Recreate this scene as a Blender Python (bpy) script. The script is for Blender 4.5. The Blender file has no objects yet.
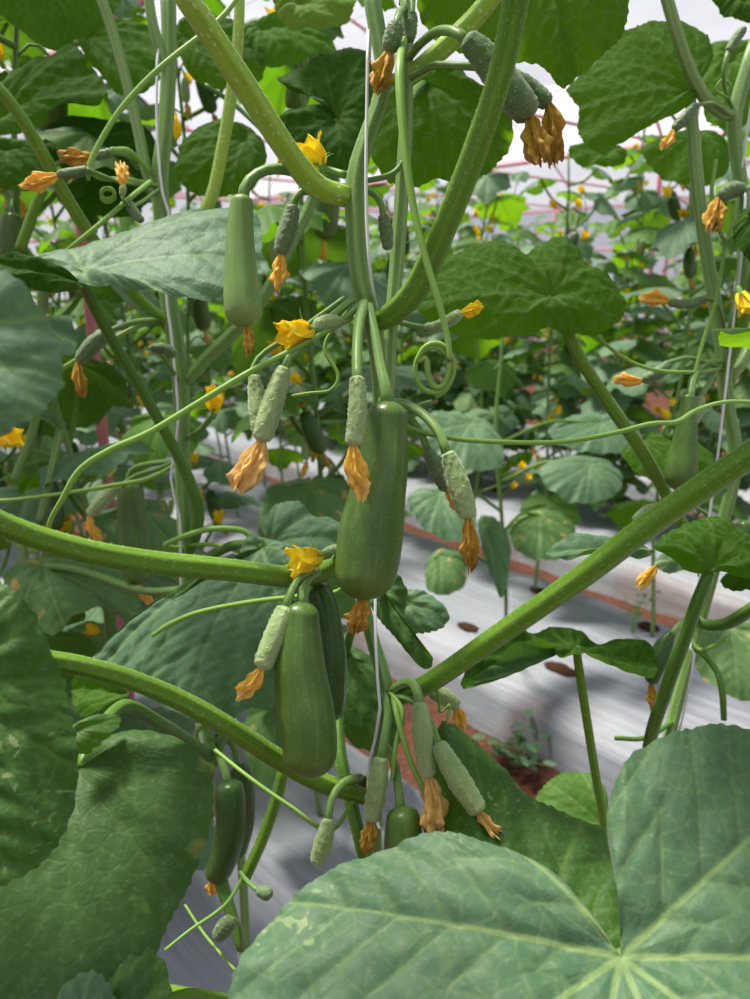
import bpy, math, random
import numpy as np
from mathutils import Vector, Matrix, Quaternion

# ------------------------------------------------------------------ basics
SC = bpy.context.scene
COL = SC.collection
FPX = 755.0
PITCH = math.radians(16.3)
EYE = Vector((0, 0, 1.2))
FWD = Vector((0, math.cos(PITCH), -math.sin(PITCH)))
UPV = Vector((0, math.sin(PITCH), math.cos(PITCH)))
RGT = Vector((1, 0, 0))
ROW = Vector((-0.652, 0.758, 0))       # direction along the beds
NRM = Vector((0.758, 0.652, 0))        # across the beds


def P(x, y, d):
    """Survey helper: the place seen at photo point (x, y) at distance d."""
    return EYE + FWD * d + RGT * ((x - 375) * d / FPX) + UPV * ((499.5 - y) * d / FPX)


def bedpt(n, s, z=0.0):
    return NRM * n + ROW * s + Vector((0, 0, z))


def sm(a, b, x):
    t = np.clip((x - a) / (b - a), 0, 1)
    return t * t * (3 - 2 * t)


def mesh_from(name, verts, faces, mats, uvs=None, attrs=None, smooth=True, fmat=None):
    me = bpy.data.meshes.new(name)
    me.from_pydata([tuple(v) for v in verts], [], faces)
    for m in mats:
        me.materials.append(m)
    if smooth:
        me.polygons.foreach_set('use_smooth', [True] * len(me.polygons))
    if fmat is not None:
        me.polygons.foreach_set('material_index', fmat)
    if uvs is not None:
        uvs = np.asarray(uvs, dtype=np.float32)
        lay = me.uv_layers.new(name='UVMap')
        idx = np.empty(len(me.loops), dtype=np.int32)
        me.loops.foreach_get('vertex_index', idx)
        lay.data.foreach_set('uv', uvs[idx].ravel())
    for k, a in (attrs or {}).items():
        at = me.attributes.new(k, 'FLOAT', 'POINT')
        at.data.foreach_set('value', np.asarray(a, dtype=np.float32))
    me.update()
    return me


def link(name, me, parent=None, label=None):
    o = bpy.data.objects.new(name, me)
    COL.objects.link(o)
    if parent is not None:
        o.parent = parent
        o.matrix_parent_inverse = Matrix.Translation(-world_loc(parent))
    if label:
        o['label'] = label
    return o


def world_loc(o):
    v = Vector(o.location)
    # every empty here is placed by translation only; meshes sit at their own origin
    if o.parent is not None:
        return world_loc(o.parent) + o.matrix_parent_inverse.translation + v
    return v


def thing(name, label, cat, loc=(0, 0, 0), group=None):
    o = bpy.data.objects.new(name, None)
    o.empty_display_size = 0.05
    COL.objects.link(o)
    o.location = loc
    o['label'] = label
    o['category'] = cat
    if group:
        o['group'] = group
    return o


def tag(o, label=None, cat=None, group=None, kind=None):
    for k, v in (('label', label), ('category', cat), ('group', group), ('kind', kind)):
        if v:
            o[k] = v
    return o


# ------------------------------------------------------------------ materials
class Mat:
    def __init__(self, name):
        self.m = bpy.data.materials.new(name)
        self.m.use_nodes = True
        self.t = self.m.node_tree
        self.t.nodes.clear()
        self.out = self.n('ShaderNodeOutputMaterial')

    def n(self, typ, **kw):
        nd = self.t.nodes.new(typ)
        for k, v in kw.items():
            setattr(nd, k, v)
        return nd

    def set(self, sock, v):
        if v is None:
            return
        if isinstance(v, bpy.types.NodeSocket):
            self.t.links.new(v, sock)
        elif isinstance(v, (tuple, list)) and len(v) == 3 and sock.type == 'RGBA':
            sock.default_value = (*v, 1)
        else:
            sock.default_value = v

    def mix(self, f, a, b, mode='MIX'):
        nd = self.n('ShaderNodeMix', data_type='RGBA', blend_type=mode)
        self.set(nd.inputs[0], f)
        self.set(nd.inputs[6], a)
        self.set(nd.inputs[7], b)
        return nd.outputs[2]

    def math(self, op, a, b=None, c=None, clamp=False):
        nd = self.n('ShaderNodeMath', operation=op, use_clamp=clamp)
        self.set(nd.inputs[0], a)
        self.set(nd.inputs[1], b)
        self.set(nd.inputs[2], c)
        return nd.outputs[0]

    def rng(self, v, a, b, c=0.0, d=1.0, smooth=True):
        nd = self.n('ShaderNodeMapRange', interpolation_type='SMOOTHSTEP' if smooth else 'LINEAR')
        for i, x in enumerate((v, a, b, c, d)):
            self.set(nd.inputs[i], x)
        return nd.outputs[0]

    def mapping(self, vec, scale=(1, 1, 1), loc=(0, 0, 0), rot=(0, 0, 0)):
        nd = self.n('ShaderNodeMapping')
        self.set(nd.inputs[0], vec)
        nd.inputs[1].default_value = loc
        nd.inputs[2].default_value = rot
        nd.inputs[3].default_value = scale
        return nd.outputs[0]

    def noise(self, vec, scale, detail=3, rough=0.55, dist=0.0):
        nd = self.n('ShaderNodeTexNoise')
        self.set(nd.inputs['Vector'], vec)
        nd.inputs['Scale'].default_value = scale
        nd.inputs['Detail'].default_value = detail
        nd.inputs['Roughness'].default_value = rough
        nd.inputs['Distortion'].default_value = dist
        return nd.outputs[0]

    def voro(self, vec, scale, feature='F1', out=0, rnd=1.0):
        nd = self.n('ShaderNodeTexVoronoi', feature=feature)
        self.set(nd.inputs['Vector'], vec)
        nd.inputs['Scale'].default_value = scale
        nd.inputs['Randomness'].default_value = rnd
        return nd.outputs[out]

    def bump(self, h, strength, dist):
        nd = self.n('ShaderNodeBump')
        nd.inputs['Strength'].default_value = strength
        nd.inputs['Distance'].default_value = dist
        self.set(nd.inputs['Height'], h)
        return nd.outputs[0]

    def pbr(self, col, rough=0.5, spec=0.5, normal=None, sheen=0.0, coat=0.0, sss=0.0):
        nd = self.n('ShaderNodeBsdfPrincipled')
        self.set(nd.inputs['Base Color'], col)
        self.set(nd.inputs['Roughness'], rough)
        self.set(nd.inputs['Specular IOR Level'], spec)
        if normal is not None:
            self.set(nd.inputs['Normal'], normal)
        nd.inputs['Sheen Weight'].default_value = sheen
        nd.inputs['Coat Weight'].default_value = coat
        if sss:
            nd.inputs['Subsurface Weight'].default_value = sss
            nd.inputs['Subsurface Radius'].default_value = (0.6, 1.0, 0.3)
            nd.inputs['Subsurface Scale'].default_value = 0.004
        return nd.outputs[0]

    def mixs(self, f, a, b):
        nd = self.n('ShaderNodeMixShader')
        self.set(nd.inputs[0], f)
        self.t.links.new(a, nd.inputs[1])
        self.t.links.new(b, nd.inputs[2])
        return nd.outputs[0]

    def done(self, sh):
        self.t.links.new(sh, self.out.inputs[0])
        return self.m

    def uv(self):
        return self.n('ShaderNodeTexCoord').outputs['UV']

    def obj(self):
        return self.n('ShaderNodeTexCoord').outputs['Object']


def leaf_mat(name, top_a, top_b, under, trans, vein=(0.23, 0.36, 0.13), spots=0.0, tw=0.36, rough=0.56, sc=1.0,
             spot_col=(0.46, 0.33, 0.11), miner=0.0, cell=95, veinw=0.42, sheen=0.0, off=0.0):
    M = Mat(name)
    uv = M.mapping(M.uv(), (sc, sc, sc), (off, off * 0.7, off * 1.3))
    at = M.n('ShaderNodeAttribute', attribute_name='vein').outputs['Fac']
    big = M.noise(uv, 22, 3)
    fine = M.noise(uv, 260, 3, 0.6)
    warp = M.n('ShaderNodeVectorMath', operation='MULTIPLY_ADD')
    nz = M.n('ShaderNodeTexNoise')
    M.set(nz.inputs['Vector'], uv)
    nz.inputs['Scale'].default_value = 70
    M.set(warp.inputs[0], nz.outputs['Color'])
    warp.inputs[1].default_value = (0.006, 0.006, 0.006)
    M.set(warp.inputs[2], uv)
    edge = M.voro(warp.outputs[0], cell, 'DISTANCE_TO_EDGE')
    net = M.rng(edge, 0.0, 0.13, 1.0, 0.0)
    net2 = M.rng(M.voro(warp.outputs[0], cell * 2.7, 'DISTANCE_TO_EDGE'), 0.0, 0.16, 1.0, 0.0)
    top = M.mix(M.rng(big, 0.3, 0.7), top_a, top_b)
    top = M.mix(M.math('MULTIPLY', M.rng(fine, 0.5, 0.8), 0.22), top, (0.30, 0.42, 0.28))
    top = M.mix(M.math('MULTIPLY', net, 0.10), top, vein)
    top = M.mix(M.math('MULTIPLY', at, veinw), top, vein)
    und = M.mix(M.math('MULTIPLY', net, 0.16), under, vein)
    und = M.mix(M.math('MULTIPLY', at, veinw * 0.45), und, vein)
    tcol = M.mix(M.math('MULTIPLY', M.math('MAXIMUM', at, M.math('MULTIPLY', net, 0.4)), 0.45), trans, (0.16, 0.22, 0.02))
    tcol = M.mix(M.rng(big, 0.3, 0.75, 0.0, 0.35), tcol, (0.10, 0.26, 0.01))
    if spots:
        sp = M.noise(uv, 34, 3, 0.5)
        th = 0.74 - 0.17 * spots
        sf = M.rng(sp, th, th + 0.035)
        rim = M.rng(sp, th - 0.05, th)
        top = M.mix(M.math('MULTIPLY', rim, 0.35), top, (0.25, 0.32, 0.08))
        top = M.mix(M.math('MULTIPLY', sf, 0.85), top, spot_col)
        und = M.mix(M.math('MULTIPLY', sf, 0.7), und, spot_col)
    if miner:
        mn = M.noise(M.mapping(uv, loc=(5, 2, 4)), 95, 2, 0.5, 1.8)
        gate = M.rng(M.noise(M.mapping(uv, loc=(3, 7, 1)), 17, 2), 0.56, 0.64)
        ln = M.math('MULTIPLY', M.math('MULTIPLY', M.rng(mn, 0.60, 0.66), gate), miner)
        top = M.mix(ln, top, (0.45, 0.52, 0.25))
        und = M.mix(ln, und, (0.38, 0.45, 0.15))
    back = M.n('ShaderNodeNewGeometry').outputs['Backfacing']
    col = M.mix(back, top, und)
    h = M.math('ADD', M.math('MULTIPLY', net, -0.5), M.math('MULTIPLY', net2, -0.22))
    h = M.math('ADD', h, M.math('MULTIPLY', fine, 0.25))
    nb = M.bump(h, 0.30, 0.0008)
    p = M.pbr(col, M.math('ADD', M.math('MULTIPLY', back, 0.2), rough), M.math('SUBTRACT', 0.27, M.math('MULTIPLY', back, 0.18)), nb, sheen)
    tr = M.n('ShaderNodeBsdfTranslucent')
    M.set(tr.inputs[0], tcol)
    M.set(tr.inputs[1], nb)
    return M.done(M.mixs(tw, p, tr.outputs[0]))


def stem_mat(name, a, b, ridge, dots=0.6, rough=0.42, tw=0.12):
    """uv: x = arc position round the stem (m), y = length (m); attr vein = ridge line."""
    M = Mat(name)
    uv = M.uv()
    at = M.n('ShaderNodeAttribute', attribute_name='vein').outputs['Fac']
    nz = M.noise(M.mapping(uv, (160, 14, 1)), 1.0, 3)
    col = M.mix(M.rng(nz, 0.3, 0.7), a, b)
    col = M.mix(M.math('MULTIPLY', at, 0.75), col, ridge)
    v = M.voro(M.mapping(uv, (360, 170, 1)), 1.0, rnd=.55)
    d = M.math('MULTIPLY', M.rng(v, 0.14, 0.30, 1.0, 0.0), dots)
    col = M.mix(d, col, (0.62, 0.70, 0.42))
    h = M.math('ADD', M.math('MULTIPLY', d, 0.8), M.math('MULTIPLY', nz, 0.5))
    nb = M.bump(h, 0.5, 0.0008)
    p = M.pbr(col, rough, 0.28, nb, 0.03)
    tr = M.n('ShaderNodeBsdfTranslucent')
    M.set(tr.inputs[0], ridge)
    return M.done(M.mixs(tw, p, tr.outputs[0]))


def fruit_mat(name, a, b, streak, wart=0.4, rough=0.36, pale_tip=0.35, sheen=0.0, spec=0.33, wsc=(230, 150)):
    """uv: x = round (m), y = along (m); attr tipf 0 at the stalk .. 1 at the blossom end."""
    M = Mat(name)
    uv = M.uv()
    tipf = M.n('ShaderNodeAttribute', attribute_name='tipf').outputs['Fac']
    n1 = M.noise(M.mapping(uv, (300, 22, 1)), 1.0, 4, 0.6)
    n2 = M.noise(M.mapping(uv, (60, 45, 1)), 1.0, 3)
    n3 = M.noise(M.mapping(uv, (700, 500, 1)), 1.0, 2)
    col = M.mix(M.rng(n2, 0.3, 0.7), a, b)
    col = M.mix(M.math('MULTIPLY', M.rng(n1, 0.5, 0.72), 0.55), col, streak)
    col = M.mix(M.math('MULTIPLY', M.rng(tipf, 0.72, 1.0), pale_tip), col, streak)
    col = M.mix(M.math('MULTIPLY', M.rng(n3, 0.55, 0.75), 0.16), col, (0.35, 0.42, 0.2))
    v = M.voro(M.mapping(uv, (wsc[0], wsc[1], 1)), 1.0)
    d = M.rng(v, 0.08, 0.3, 1.0, 0.0)
    col = M.mix(M.math('MULTIPLY', d, wart), col, (0.42, 0.52, 0.30))
    h = M.math('ADD', M.math('MULTIPLY', d, wart), M.math('MULTIPLY', n3, 0.12))
    nb = M.bump(h, 0.6, 0.0012)
    return M.done(M.pbr(col, rough, spec, nb, sheen))


def petal_mat(name, a, b, tip, tw=0.3, rough=0.6):
    M = Mat(name)
    uv = M.uv()
    tipf = M.n('ShaderNodeAttribute', attribute_name='tipf').outputs['Fac']
    n1 = M.noise(M.mapping(M.obj(), (1, 1, 1)), 330, 3, 0.6)
    n2 = M.noise(M.mapping(uv, (9, 1.5, 1)), 1.0, 3)
    col = M.mix(M.rng(n1, 0.35, 0.68), a, b)
    col = M.mix(M.math('MULTIPLY', M.rng(n2, 0.5, 0.7), 0.5), col, tip)
    col = M.mix(M.math('MULTIPLY', M.rng(tipf, 0.7, 1.0), 0.4), col, tip)
    p = M.pbr(col, rough, 0.25, M.bump(n1, 0.5, 0.001), 0.1)
    tr = M.n('ShaderNodeBsdfTranslucent')
    M.set(tr.inputs[0], col)
    return M.done(M.mixs(tw, p, tr.outputs[0]))


def plain_mat(name, col, rough=0.5, spec=0.4, noise=0.0, tw=0.0, scale=60):
    M = Mat(name)
    c = col
    if noise:
        n1 = M.noise(M.obj(), scale, 4)
        c = M.mix(M.math('MULTIPLY', M.rng(n1, 0.3, 0.7), noise), col, tuple(x * 0.45 for x in col))
    p = M.pbr(c, rough, spec)
    if tw:
        tr = M.n('ShaderNodeBsdfTranslucent')
        M.set(tr.inputs[0], c)
        p = M.mixs(tw, p, tr.outputs[0])
    return M.done(p)


MT = {}
MT['leaf'] = leaf_mat('leaf green', (0.047, 0.120, 0.027), (0.069, 0.155, 0.036), (0.024, 0.075, 0.006), (0.20, 0.44, 0.008), tw=0.50)
MT['leaf_blue'] = leaf_mat('leaf glaucous', (0.060, 0.138, 0.070), (0.086, 0.178, 0.090), (0.035, 0.090, 0.012), (0.153, 0.360, 0.012), tw=0.28, sheen=0.12)
MT['leaf_big'] = leaf_mat('leaf broad', (0.054, 0.126, 0.062), (0.078, 0.160, 0.082), (0.041, 0.100, 0.015), (0.133, 0.300, 0.015), vein=(0.275, 0.380, 0.125),
                          tw=0.24, sheen=0.10, miner=0.35, veinw=0.5, cell=80)
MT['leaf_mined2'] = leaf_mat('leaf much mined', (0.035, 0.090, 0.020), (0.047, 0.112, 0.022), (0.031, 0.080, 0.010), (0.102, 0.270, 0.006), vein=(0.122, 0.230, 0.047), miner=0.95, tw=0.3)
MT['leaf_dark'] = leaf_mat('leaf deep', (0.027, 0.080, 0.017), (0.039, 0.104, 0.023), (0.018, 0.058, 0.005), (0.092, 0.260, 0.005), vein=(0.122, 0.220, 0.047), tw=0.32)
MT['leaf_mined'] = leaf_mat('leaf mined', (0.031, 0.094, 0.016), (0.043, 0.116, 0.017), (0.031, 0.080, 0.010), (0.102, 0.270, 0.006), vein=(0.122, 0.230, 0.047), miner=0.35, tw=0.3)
MT['leaf_spot'] = leaf_mat('leaf spotted', (0.073, 0.160, 0.051), (0.102, 0.200, 0.069), (0.046, 0.110, 0.020), (0.163, 0.360, 0.020), spots=0.7, tw=0.3)
MT['leaf_spot2'] = leaf_mat('leaf few spots', (0.035, 0.092, 0.020), (0.047, 0.114, 0.028), (0.031, 0.080, 0.012), (0.112, 0.260, 0.012), vein=(0.102, 0.190, 0.047), spots=0.42, tw=0.28,
                            spot_col=(0.20, 0.17, 0.055), veinw=0.2, rough=0.55)
MT['leaf_bright'] = leaf_mat('leaf bright', (0.066, 0.165, 0.023), (0.090, 0.205, 0.030), (0.041, 0.115, 0.008), (0.173, 0.440, 0.010), tw=0.46)
MT['leaf_mosaic'] = leaf_mat('leaf mosaic', (0.12, 0.21, 0.04), (0.19, 0.29, 0.06), (0.11, 0.20, 0.03), (0.32, 0.50, 0.04), tw=0.4, cell=60)
MT['stem'] = stem_mat('stem green', (0.105, 0.215, 0.045), (0.150, 0.275, 0.065), (0.27, 0.40, 0.14), 0.15)
MT['stem_pale'] = stem_mat('stem pale', (0.155, 0.29, 0.075), (0.20, 0.35, 0.10), (0.38, 0.50, 0.21), 0.2)
MT['petiole'] = stem_mat('petiole lively', (0.085, 0.20, 0.012), (0.125, 0.26, 0.018), (0.19, 0.33, 0.035), 0.16)
MT['petiole_w'] = stem_mat('petiole bristly', (0.25, 0.43, 0.04), (0.33, 0.52, 0.06), (0.42, 0.58, 0.12), 1.0)
MT['petiole_d'] = stem_mat('petiole deep', (0.060, 0.155, 0.018), (0.085, 0.20, 0.026), (0.13, 0.26, 0.04), 0.12)
MT['tendril'] = stem_mat('tendril pale', (0.22, 0.40, 0.07), (0.27, 0.46, 0.10), (0.34, 0.50, 0.14), 0.1, tw=0.25)
MT['hair'] = plain_mat('bristle', (0.70, 0.78, 0.60), 0.5, 0.3, tw=0.4)
MT['fruit'] = fruit_mat('fruit mid green', (0.052, 0.106, 0.016), (0.068, 0.132, 0.022), (0.135, 0.210, 0.050), 0.05, 0.33)
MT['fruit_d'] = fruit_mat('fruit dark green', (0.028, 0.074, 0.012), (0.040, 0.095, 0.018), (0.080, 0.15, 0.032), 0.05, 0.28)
MT['fruit_l'] = fruit_mat('fruit pale green', (0.115, 0.205, 0.046), (0.14, 0.24, 0.058), (0.23, 0.34, 0.11), 0.08, 0.40, 0.5)
MT['baby'] = fruit_mat('young fruit', (0.20, 0.295, 0.105), (0.25, 0.35, 0.135), (0.40, 0.50, 0.25), 0.75, 0.55, 0.5, 0.25, 0.3, (420, 330))
MT['baby_d'] = fruit_mat('young fruit grey', (0.085, 0.145, 0.058), (0.115, 0.18, 0.075), (0.20, 0.27, 0.13), 0.6, 0.6, 0.2, 0.2, 0.3, (420, 330))
MT['wither'] = petal_mat('withered petal', (0.90, 0.60, 0.10), (0.80, 0.44, 0.045), (0.92, 0.72, 0.30))
MT['wither_p'] = petal_mat('withered petal pale', (0.88, 0.62, 0.25), (0.80, 0.47, 0.10), (0.66, 0.42, 0.20))
MT['wither_b'] = petal_mat('withered petal brown', (0.50, 0.28, 0.035), (0.70, 0.43, 0.06), (0.26, 0.13, 0.03))
MT['yellow'] = petal_mat('fresh petal', (0.95, 0.70, 0.012), (0.98, 0.78, 0.03), (0.92, 0.56, 0.01))
MT['scar'] = plain_mat('blossom scar fuzz', (0.50, 0.42, 0.26), 0.8, 0.2, 0.5, scale=400)
MT['twine'] = plain_mat('white twine', (0.60, 0.62, 0.64), 0.4, 0.5)
# ------------------------------------------------------------------ geometry
def catmull(pts, n, closed=False):
    """Smooth curve through pts (k x m array), n samples, evenly spaced along its length."""
    p = np.asarray(pts, dtype=float)
    k = len(p)
    if closed:
        q = np.vstack([p[-1], p, p[0], p[1]])
        segs = k
    else:
        q = np.vstack([2 * p[0] - p[1], p, 2 * p[-1] - p[-2]])
        segs = k - 1
    m = 24
    out = []
    for i in range(segs):
        a, b, c, d = q[i], q[i + 1], q[i + 2], q[i + 3]
        t = np.linspace(0, 1, m, endpoint=False)[:, None]
        out.append(0.5 * ((2 * b) + (-a + c) * t + (2 * a - 5 * b + 4 * c - d) * t ** 2 + (-a + 3 * b - 3 * c + d) * t ** 3))
    out = np.vstack(out + [(p[0] if closed else p[-1])[None, :]])
    L = np.concatenate([[0], np.cumsum(np.linalg.norm(np.diff(out[:, :3], axis=0), axis=1))])
    s = np.linspace(0, L[-1], n + 1 if closed else n)
    res = np.stack([np.interp(s, L, out[:, j]) for j in range(out.shape[1])], axis=1)
    return res[:-1] if closed else res


def frames(c):
    t = np.gradient(c, axis=0)
    t /= np.linalg.norm(t, axis=1)[:, None] + 1e-12
    u = np.cross(t[0], [0.31, 0.22, 0.92])
    if np.linalg.norm(u) < 1e-3:
        u = np.cross(t[0], [1, 0, 0])
    us = []
    for i in range(len(c)):
        u = u - t[i] * np.dot(u, t[i])
        u = u / (np.linalg.norm(u) + 1e-12)
        us.append(u)
    us = np.array(us)
    return t, us, np.cross(t, us)


def px(pts):
    """[(x, y, d, width_px)] -> array of x y z radius."""
    r = []
    for q in pts:
        v = P(q[0], q[1], q[2])
        r.append((v.x, v.y, v.z, q[3] * 0.5 * q[2] / FPX))
    return np.array(r)


def tube_geo(c4, nlen=None, nseg=12, ridges=0, amp=0.0, hairs=0, hair_len=0.0013, seed=1, bumpy=0.0):
    c4 = np.asarray(c4, dtype=float)
    if nlen is None:
        L = np.sum(np.linalg.norm(np.diff(c4[:, :3], axis=0), axis=1))
        nlen = int(min(90, max(8, L / 0.006)))
    g = catmull(c4, nlen)
    c, r = g[:, :3], np.maximum(g[:, 3], 1e-4)
    t, u, v = frames(c)
    rnd = np.random.RandomState(seed)
    th = np.linspace(0, 2 * math.pi, nseg, endpoint=False)
    prof = np.ones(nseg)
    rid = np.zeros(nseg)
    if ridges:
        w = np.abs(np.cos(th * ridges / 2.0 + 0.4))
        prof = 1 - amp + amp * w ** 1.5
        rid = sm(0.8, 1.0, w)
    Ls = np.concatenate([[0], np.cumsum(np.linalg.norm(np.diff(c, axis=0), axis=1))])
    ph = rnd.rand(4) * 6
    wob = 1 + bumpy * (np.sin(Ls * 190 + ph[0]) * 0.5 + np.sin(Ls * 77 + ph[1]))
    R = r[:, None] * wob[:, None] * prof[None, :]
    ring = c[:, None, :] + R[:, :, None] * (np.cos(th)[None, :, None] * u[:, None, :] + np.sin(th)[None, :, None] * v[:, None, :])
    V = ring.reshape(-1, 3)
    F, M = [], []
    n = len(c)
    for i in range(n - 1):
        for j in range(nseg):
            a, b = i * nseg + j, i * nseg + (j + 1) % nseg
            F.append((a, b, b + nseg, a + nseg))
    uv = np.stack([np.tile(th / (2 * math.pi), n) * 2 * math.pi * np.mean(r), np.repeat(Ls, nseg)], axis=1)
    vein = np.tile(rid, n)
    V = np.vstack([V, c[0] - t[0] * r[0] * 0.4, c[-1] + t[-1] * r[-1] * 0.4])
    uv = np.vstack([uv, [0, 0], [0, Ls[-1]]])
    vein = np.concatenate([vein, [0, 0]])
    for j in range(nseg):
        F.append(((j + 1) % nseg, j, n * nseg))
        F.append(((n - 1) * nseg + j, (n - 1) * nseg + (j + 1) % nseg, n * nseg + 1))
    M = [0] * len(F)
    if hairs:
        V, F, M, uv, vein = add_hairs(V, F, M, uv, vein, ring, c, hairs, hair_len, rnd)
    return V, F, M, uv, vein


def add_hairs(V, F, M, uv, vein, ring, c, hairs, hl, rnd):
    n, m = ring.shape[:2]
    ii = rnd.randint(0, n, hairs)
    jj = rnd.randint(0, m, hairs)
    base = len(V)
    hv = []
    for k in range(hairs):
        i, j = ii[k], jj[k]
        p = ring[i, j] * 0.5 + ring[min(i + 1, n - 1), (j + 1) % m] * 0.5
        d = p - c[i]
        d = d / (np.linalg.norm(d) + 1e-9) + rnd.randn(3) * 0.25
        d /= np.linalg.norm(d)
        e = np.cross(d, rnd.randn(3))
        e /= np.linalg.norm(e) + 1e-9
        f = np.cross(d, e)
        w = hl * 0.10
        p = p - d * hl * 0.15
        hv += [p + e * w, p - e * w * 0.5 + f * w * 0.8, p - e * w * 0.5 - f * w * 0.8, p + d * hl * (0.6 + 0.7 * rnd.rand())]
        b = base + 4 * k
        F += [(b, b + 1, b + 3), (b + 1, b + 2, b + 3), (b + 2, b, b + 3)]
        M += [1, 1, 1]
    V = np.vstack([V, np.array(hv)])
    uv = np.vstack([uv, np.zeros((len(hv), 2))])
    vein = np.concatenate([vein, np.zeros(len(hv))])
    return V, F, M, uv, vein


def tube(name, pts, mat, parent, label=None, raw=False, **kw):
    c4 = np.array(pts) if raw else px(pts)
    V, F, M, uv, vein = tube_geo(c4, **kw)
    mats = [MT[mat]] + ([MT['hair']] if kw.get('hairs') else [])
    return link(name, mesh_from(name, V, F, mats, uv, {'vein': vein}, fmat=M), parent, label)


def fruit_geo(c4, nlen=40, nseg=28, cap0=0.5, cap1=0.9, warts=0, wart_h=0.0006, ribs=0.012, seed=1, hairs=0):
    """Cucumber body along c4 (x y z r): the radius closes roundly over cap0*r and cap1*r at the two ends."""
    rnd = np.random.RandomState(seed)
    s = 0.5 - 0.5 * np.cos(np.linspace(0, math.pi, nlen))
    g0 = catmull(c4, 200)
    L = np.concatenate([[0], np.cumsum(np.linalg.norm(np.diff(g0[:, :3], axis=0), axis=1))])
    tot = L[-1]
    g = np.stack([np.interp(s * tot, L, g0[:, j]) for j in range(4)], axis=1)
    c, r = g[:, :3], g[:, 3]
    d0, d1 = s * tot, (1 - s) * tot
    k0, k1 = max(cap0 * c4[0][3], 1e-4), max(cap1 * c4[-1][3], 1e-4)
    f = np.sqrt(np.clip(1 - (1 - np.clip(d0 / k0, 0, 1)) ** 2, 0, 1)) * np.sqrt(np.clip(1 - (1 - np.clip(d1 / k1, 0, 1)) ** 2.2, 0, 1))
    r = np.maximum(r * f, 1e-5)
    t, u, v = frames(c)
    th = np.linspace(0, 2 * math.pi, nseg, endpoint=False)
    ph = rnd.rand(3) * 6
    prof = 1 + ribs * np.cos(th * 3 + ph[0]) + ribs * 0.8 * np.cos(th * 9 + ph[1]) + ribs * 0.5 * np.cos(2 * th + ph[2])
    R = r[:, None] * prof[None, :] * (1 + 0.01 * np.sin(s * 17 + ph[0]))[:, None]
    if warts:
        R = R + wart_h * (rnd.rand(nlen, nseg) < 0.22) * np.clip(f, 0, 1)[:, None]
    ring = c[:, None, :] + R[:, :, None] * (np.cos(th)[None, :, None] * u[:, None, :] + np.sin(th)[None, :, None] * v[:, None, :])
    V = ring.reshape(-1, 3)
    F = []
    for i in range(nlen - 1):
        for j in range(nseg):
            a, b = i * nseg + j, i * nseg + (j + 1) % nseg
            F.append((a, b, b + nseg, a + nseg))
    F.append(tuple(range(nseg))[::-1])
    F.append(tuple((nlen - 1) * nseg + j for j in range(nseg)))
    rm = float(np.mean(g[:, 3]))
    uv = np.stack([np.tile(th, nlen) * rm, np.repeat(s * tot, nseg)], axis=1)
    tipf = np.repeat(s, nseg)
    M = [0] * len(F)
    if hairs:
        V, F, M, uv, tipf = add_hairs(V, F, M, uv, tipf, ring[3:-3], c[3:-3], hairs, 0.0011, rnd)
    return V, F, M, uv, tipf, c, t


def wither_geo(base, dirv, length, width, seed=1, nseg=30, nlen=16, flare=0.5):
    """A shrivelled corolla: five crumpled lobes folded into a drooping bag with a ragged mouth."""
    rnd = np.random.RandomState(seed)
    d = np.array(dirv, dtype=float)
    d /= np.linalg.norm(d)
    e = np.cross(d, [0.2, 0.9, 0.3])
    e /= np.linalg.norm(e)
    f = np.cross(d, e)
    s = np.linspace(0, 1, nlen)
    bend = (rnd.rand(2) - 0.5) * 0.5
    th = np.linspace(0, 2 * math.pi, nseg, endpoint=False)
    W = np.interp(s, [0, 0.1, 0.3, 0.6, 0.85, 1], [0.22, 0.42, 0.75, 1.0, 0.5 + flare * 0.7, 0.2 + flare * 0.6]) * width / 2
    ph = rnd.rand(8) * 6.28
    fold = 0.66 + 0.34 * np.cos(5 * th[None, :] + 2.2 * s[:, None] + ph[0]) + 0.14 * np.cos(11 * th[None, :] - 5 * s[:, None] + ph[1]) + 0.09 * np.cos(17 * th[None, :] + 4 * s[:, None] + ph[5])
    crum = 0.22 * np.sin(3 * th[None, :] + 14 * s[:, None] + ph[2]) + 0.10 * np.sin(7 * th[None, :] - 23 * s[:, None] + ph[3])
    R = W[:, None] * np.clip(fold + crum * s[:, None] ** 0.5, 0.15, 2)
    rag = 1 + (0.12 * np.cos(5 * th + ph[4]) + 0.10 * (rnd.rand(nseg) - 0.5) * 1.6)
    S = s[:, None] * length * (1 + (rag[None, :] - 1) * s[:, None] ** 2)
    c = np.array(base) + d * 0
    V = c[None, None, :] + S[:, :, None] * d + (R * np.cos(th)[None, :])[:, :, None] * e + (R * 0.8 * np.sin(th)[None, :])[:, :, None] * f
    V = V + (bend[0] * length * s ** 2)[:, None, None] * e + (bend[1] * length * s ** 2)[:, None, None] * f
    V = V.reshape(-1, 3)
    F = []
    for i in range(nlen - 1):
        for j in range(nseg):
            a, b = i * nseg + j, i * nseg + (j + 1) % nseg
            F.append((a, b, b + nseg, a + nseg))
    F.append(tuple(range(nseg))[::-1])
    uv = np.stack([np.tile(th, nlen), np.repeat(s, nseg)], axis=1)
    return V, F, uv, np.repeat(s, nseg)


def wither(name, base, dirv, length, width, mat, parent, seed, label=None, flare=0.5, hi=True):
    V, F, uv, tf = wither_geo(base, dirv, length, width, seed, 64 if hi else 14, 22 if hi else 7, flare)
    return link(name, mesh_from(name, V, F, [MT[mat]], uv, {'tipf': tf}), parent, label)


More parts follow.
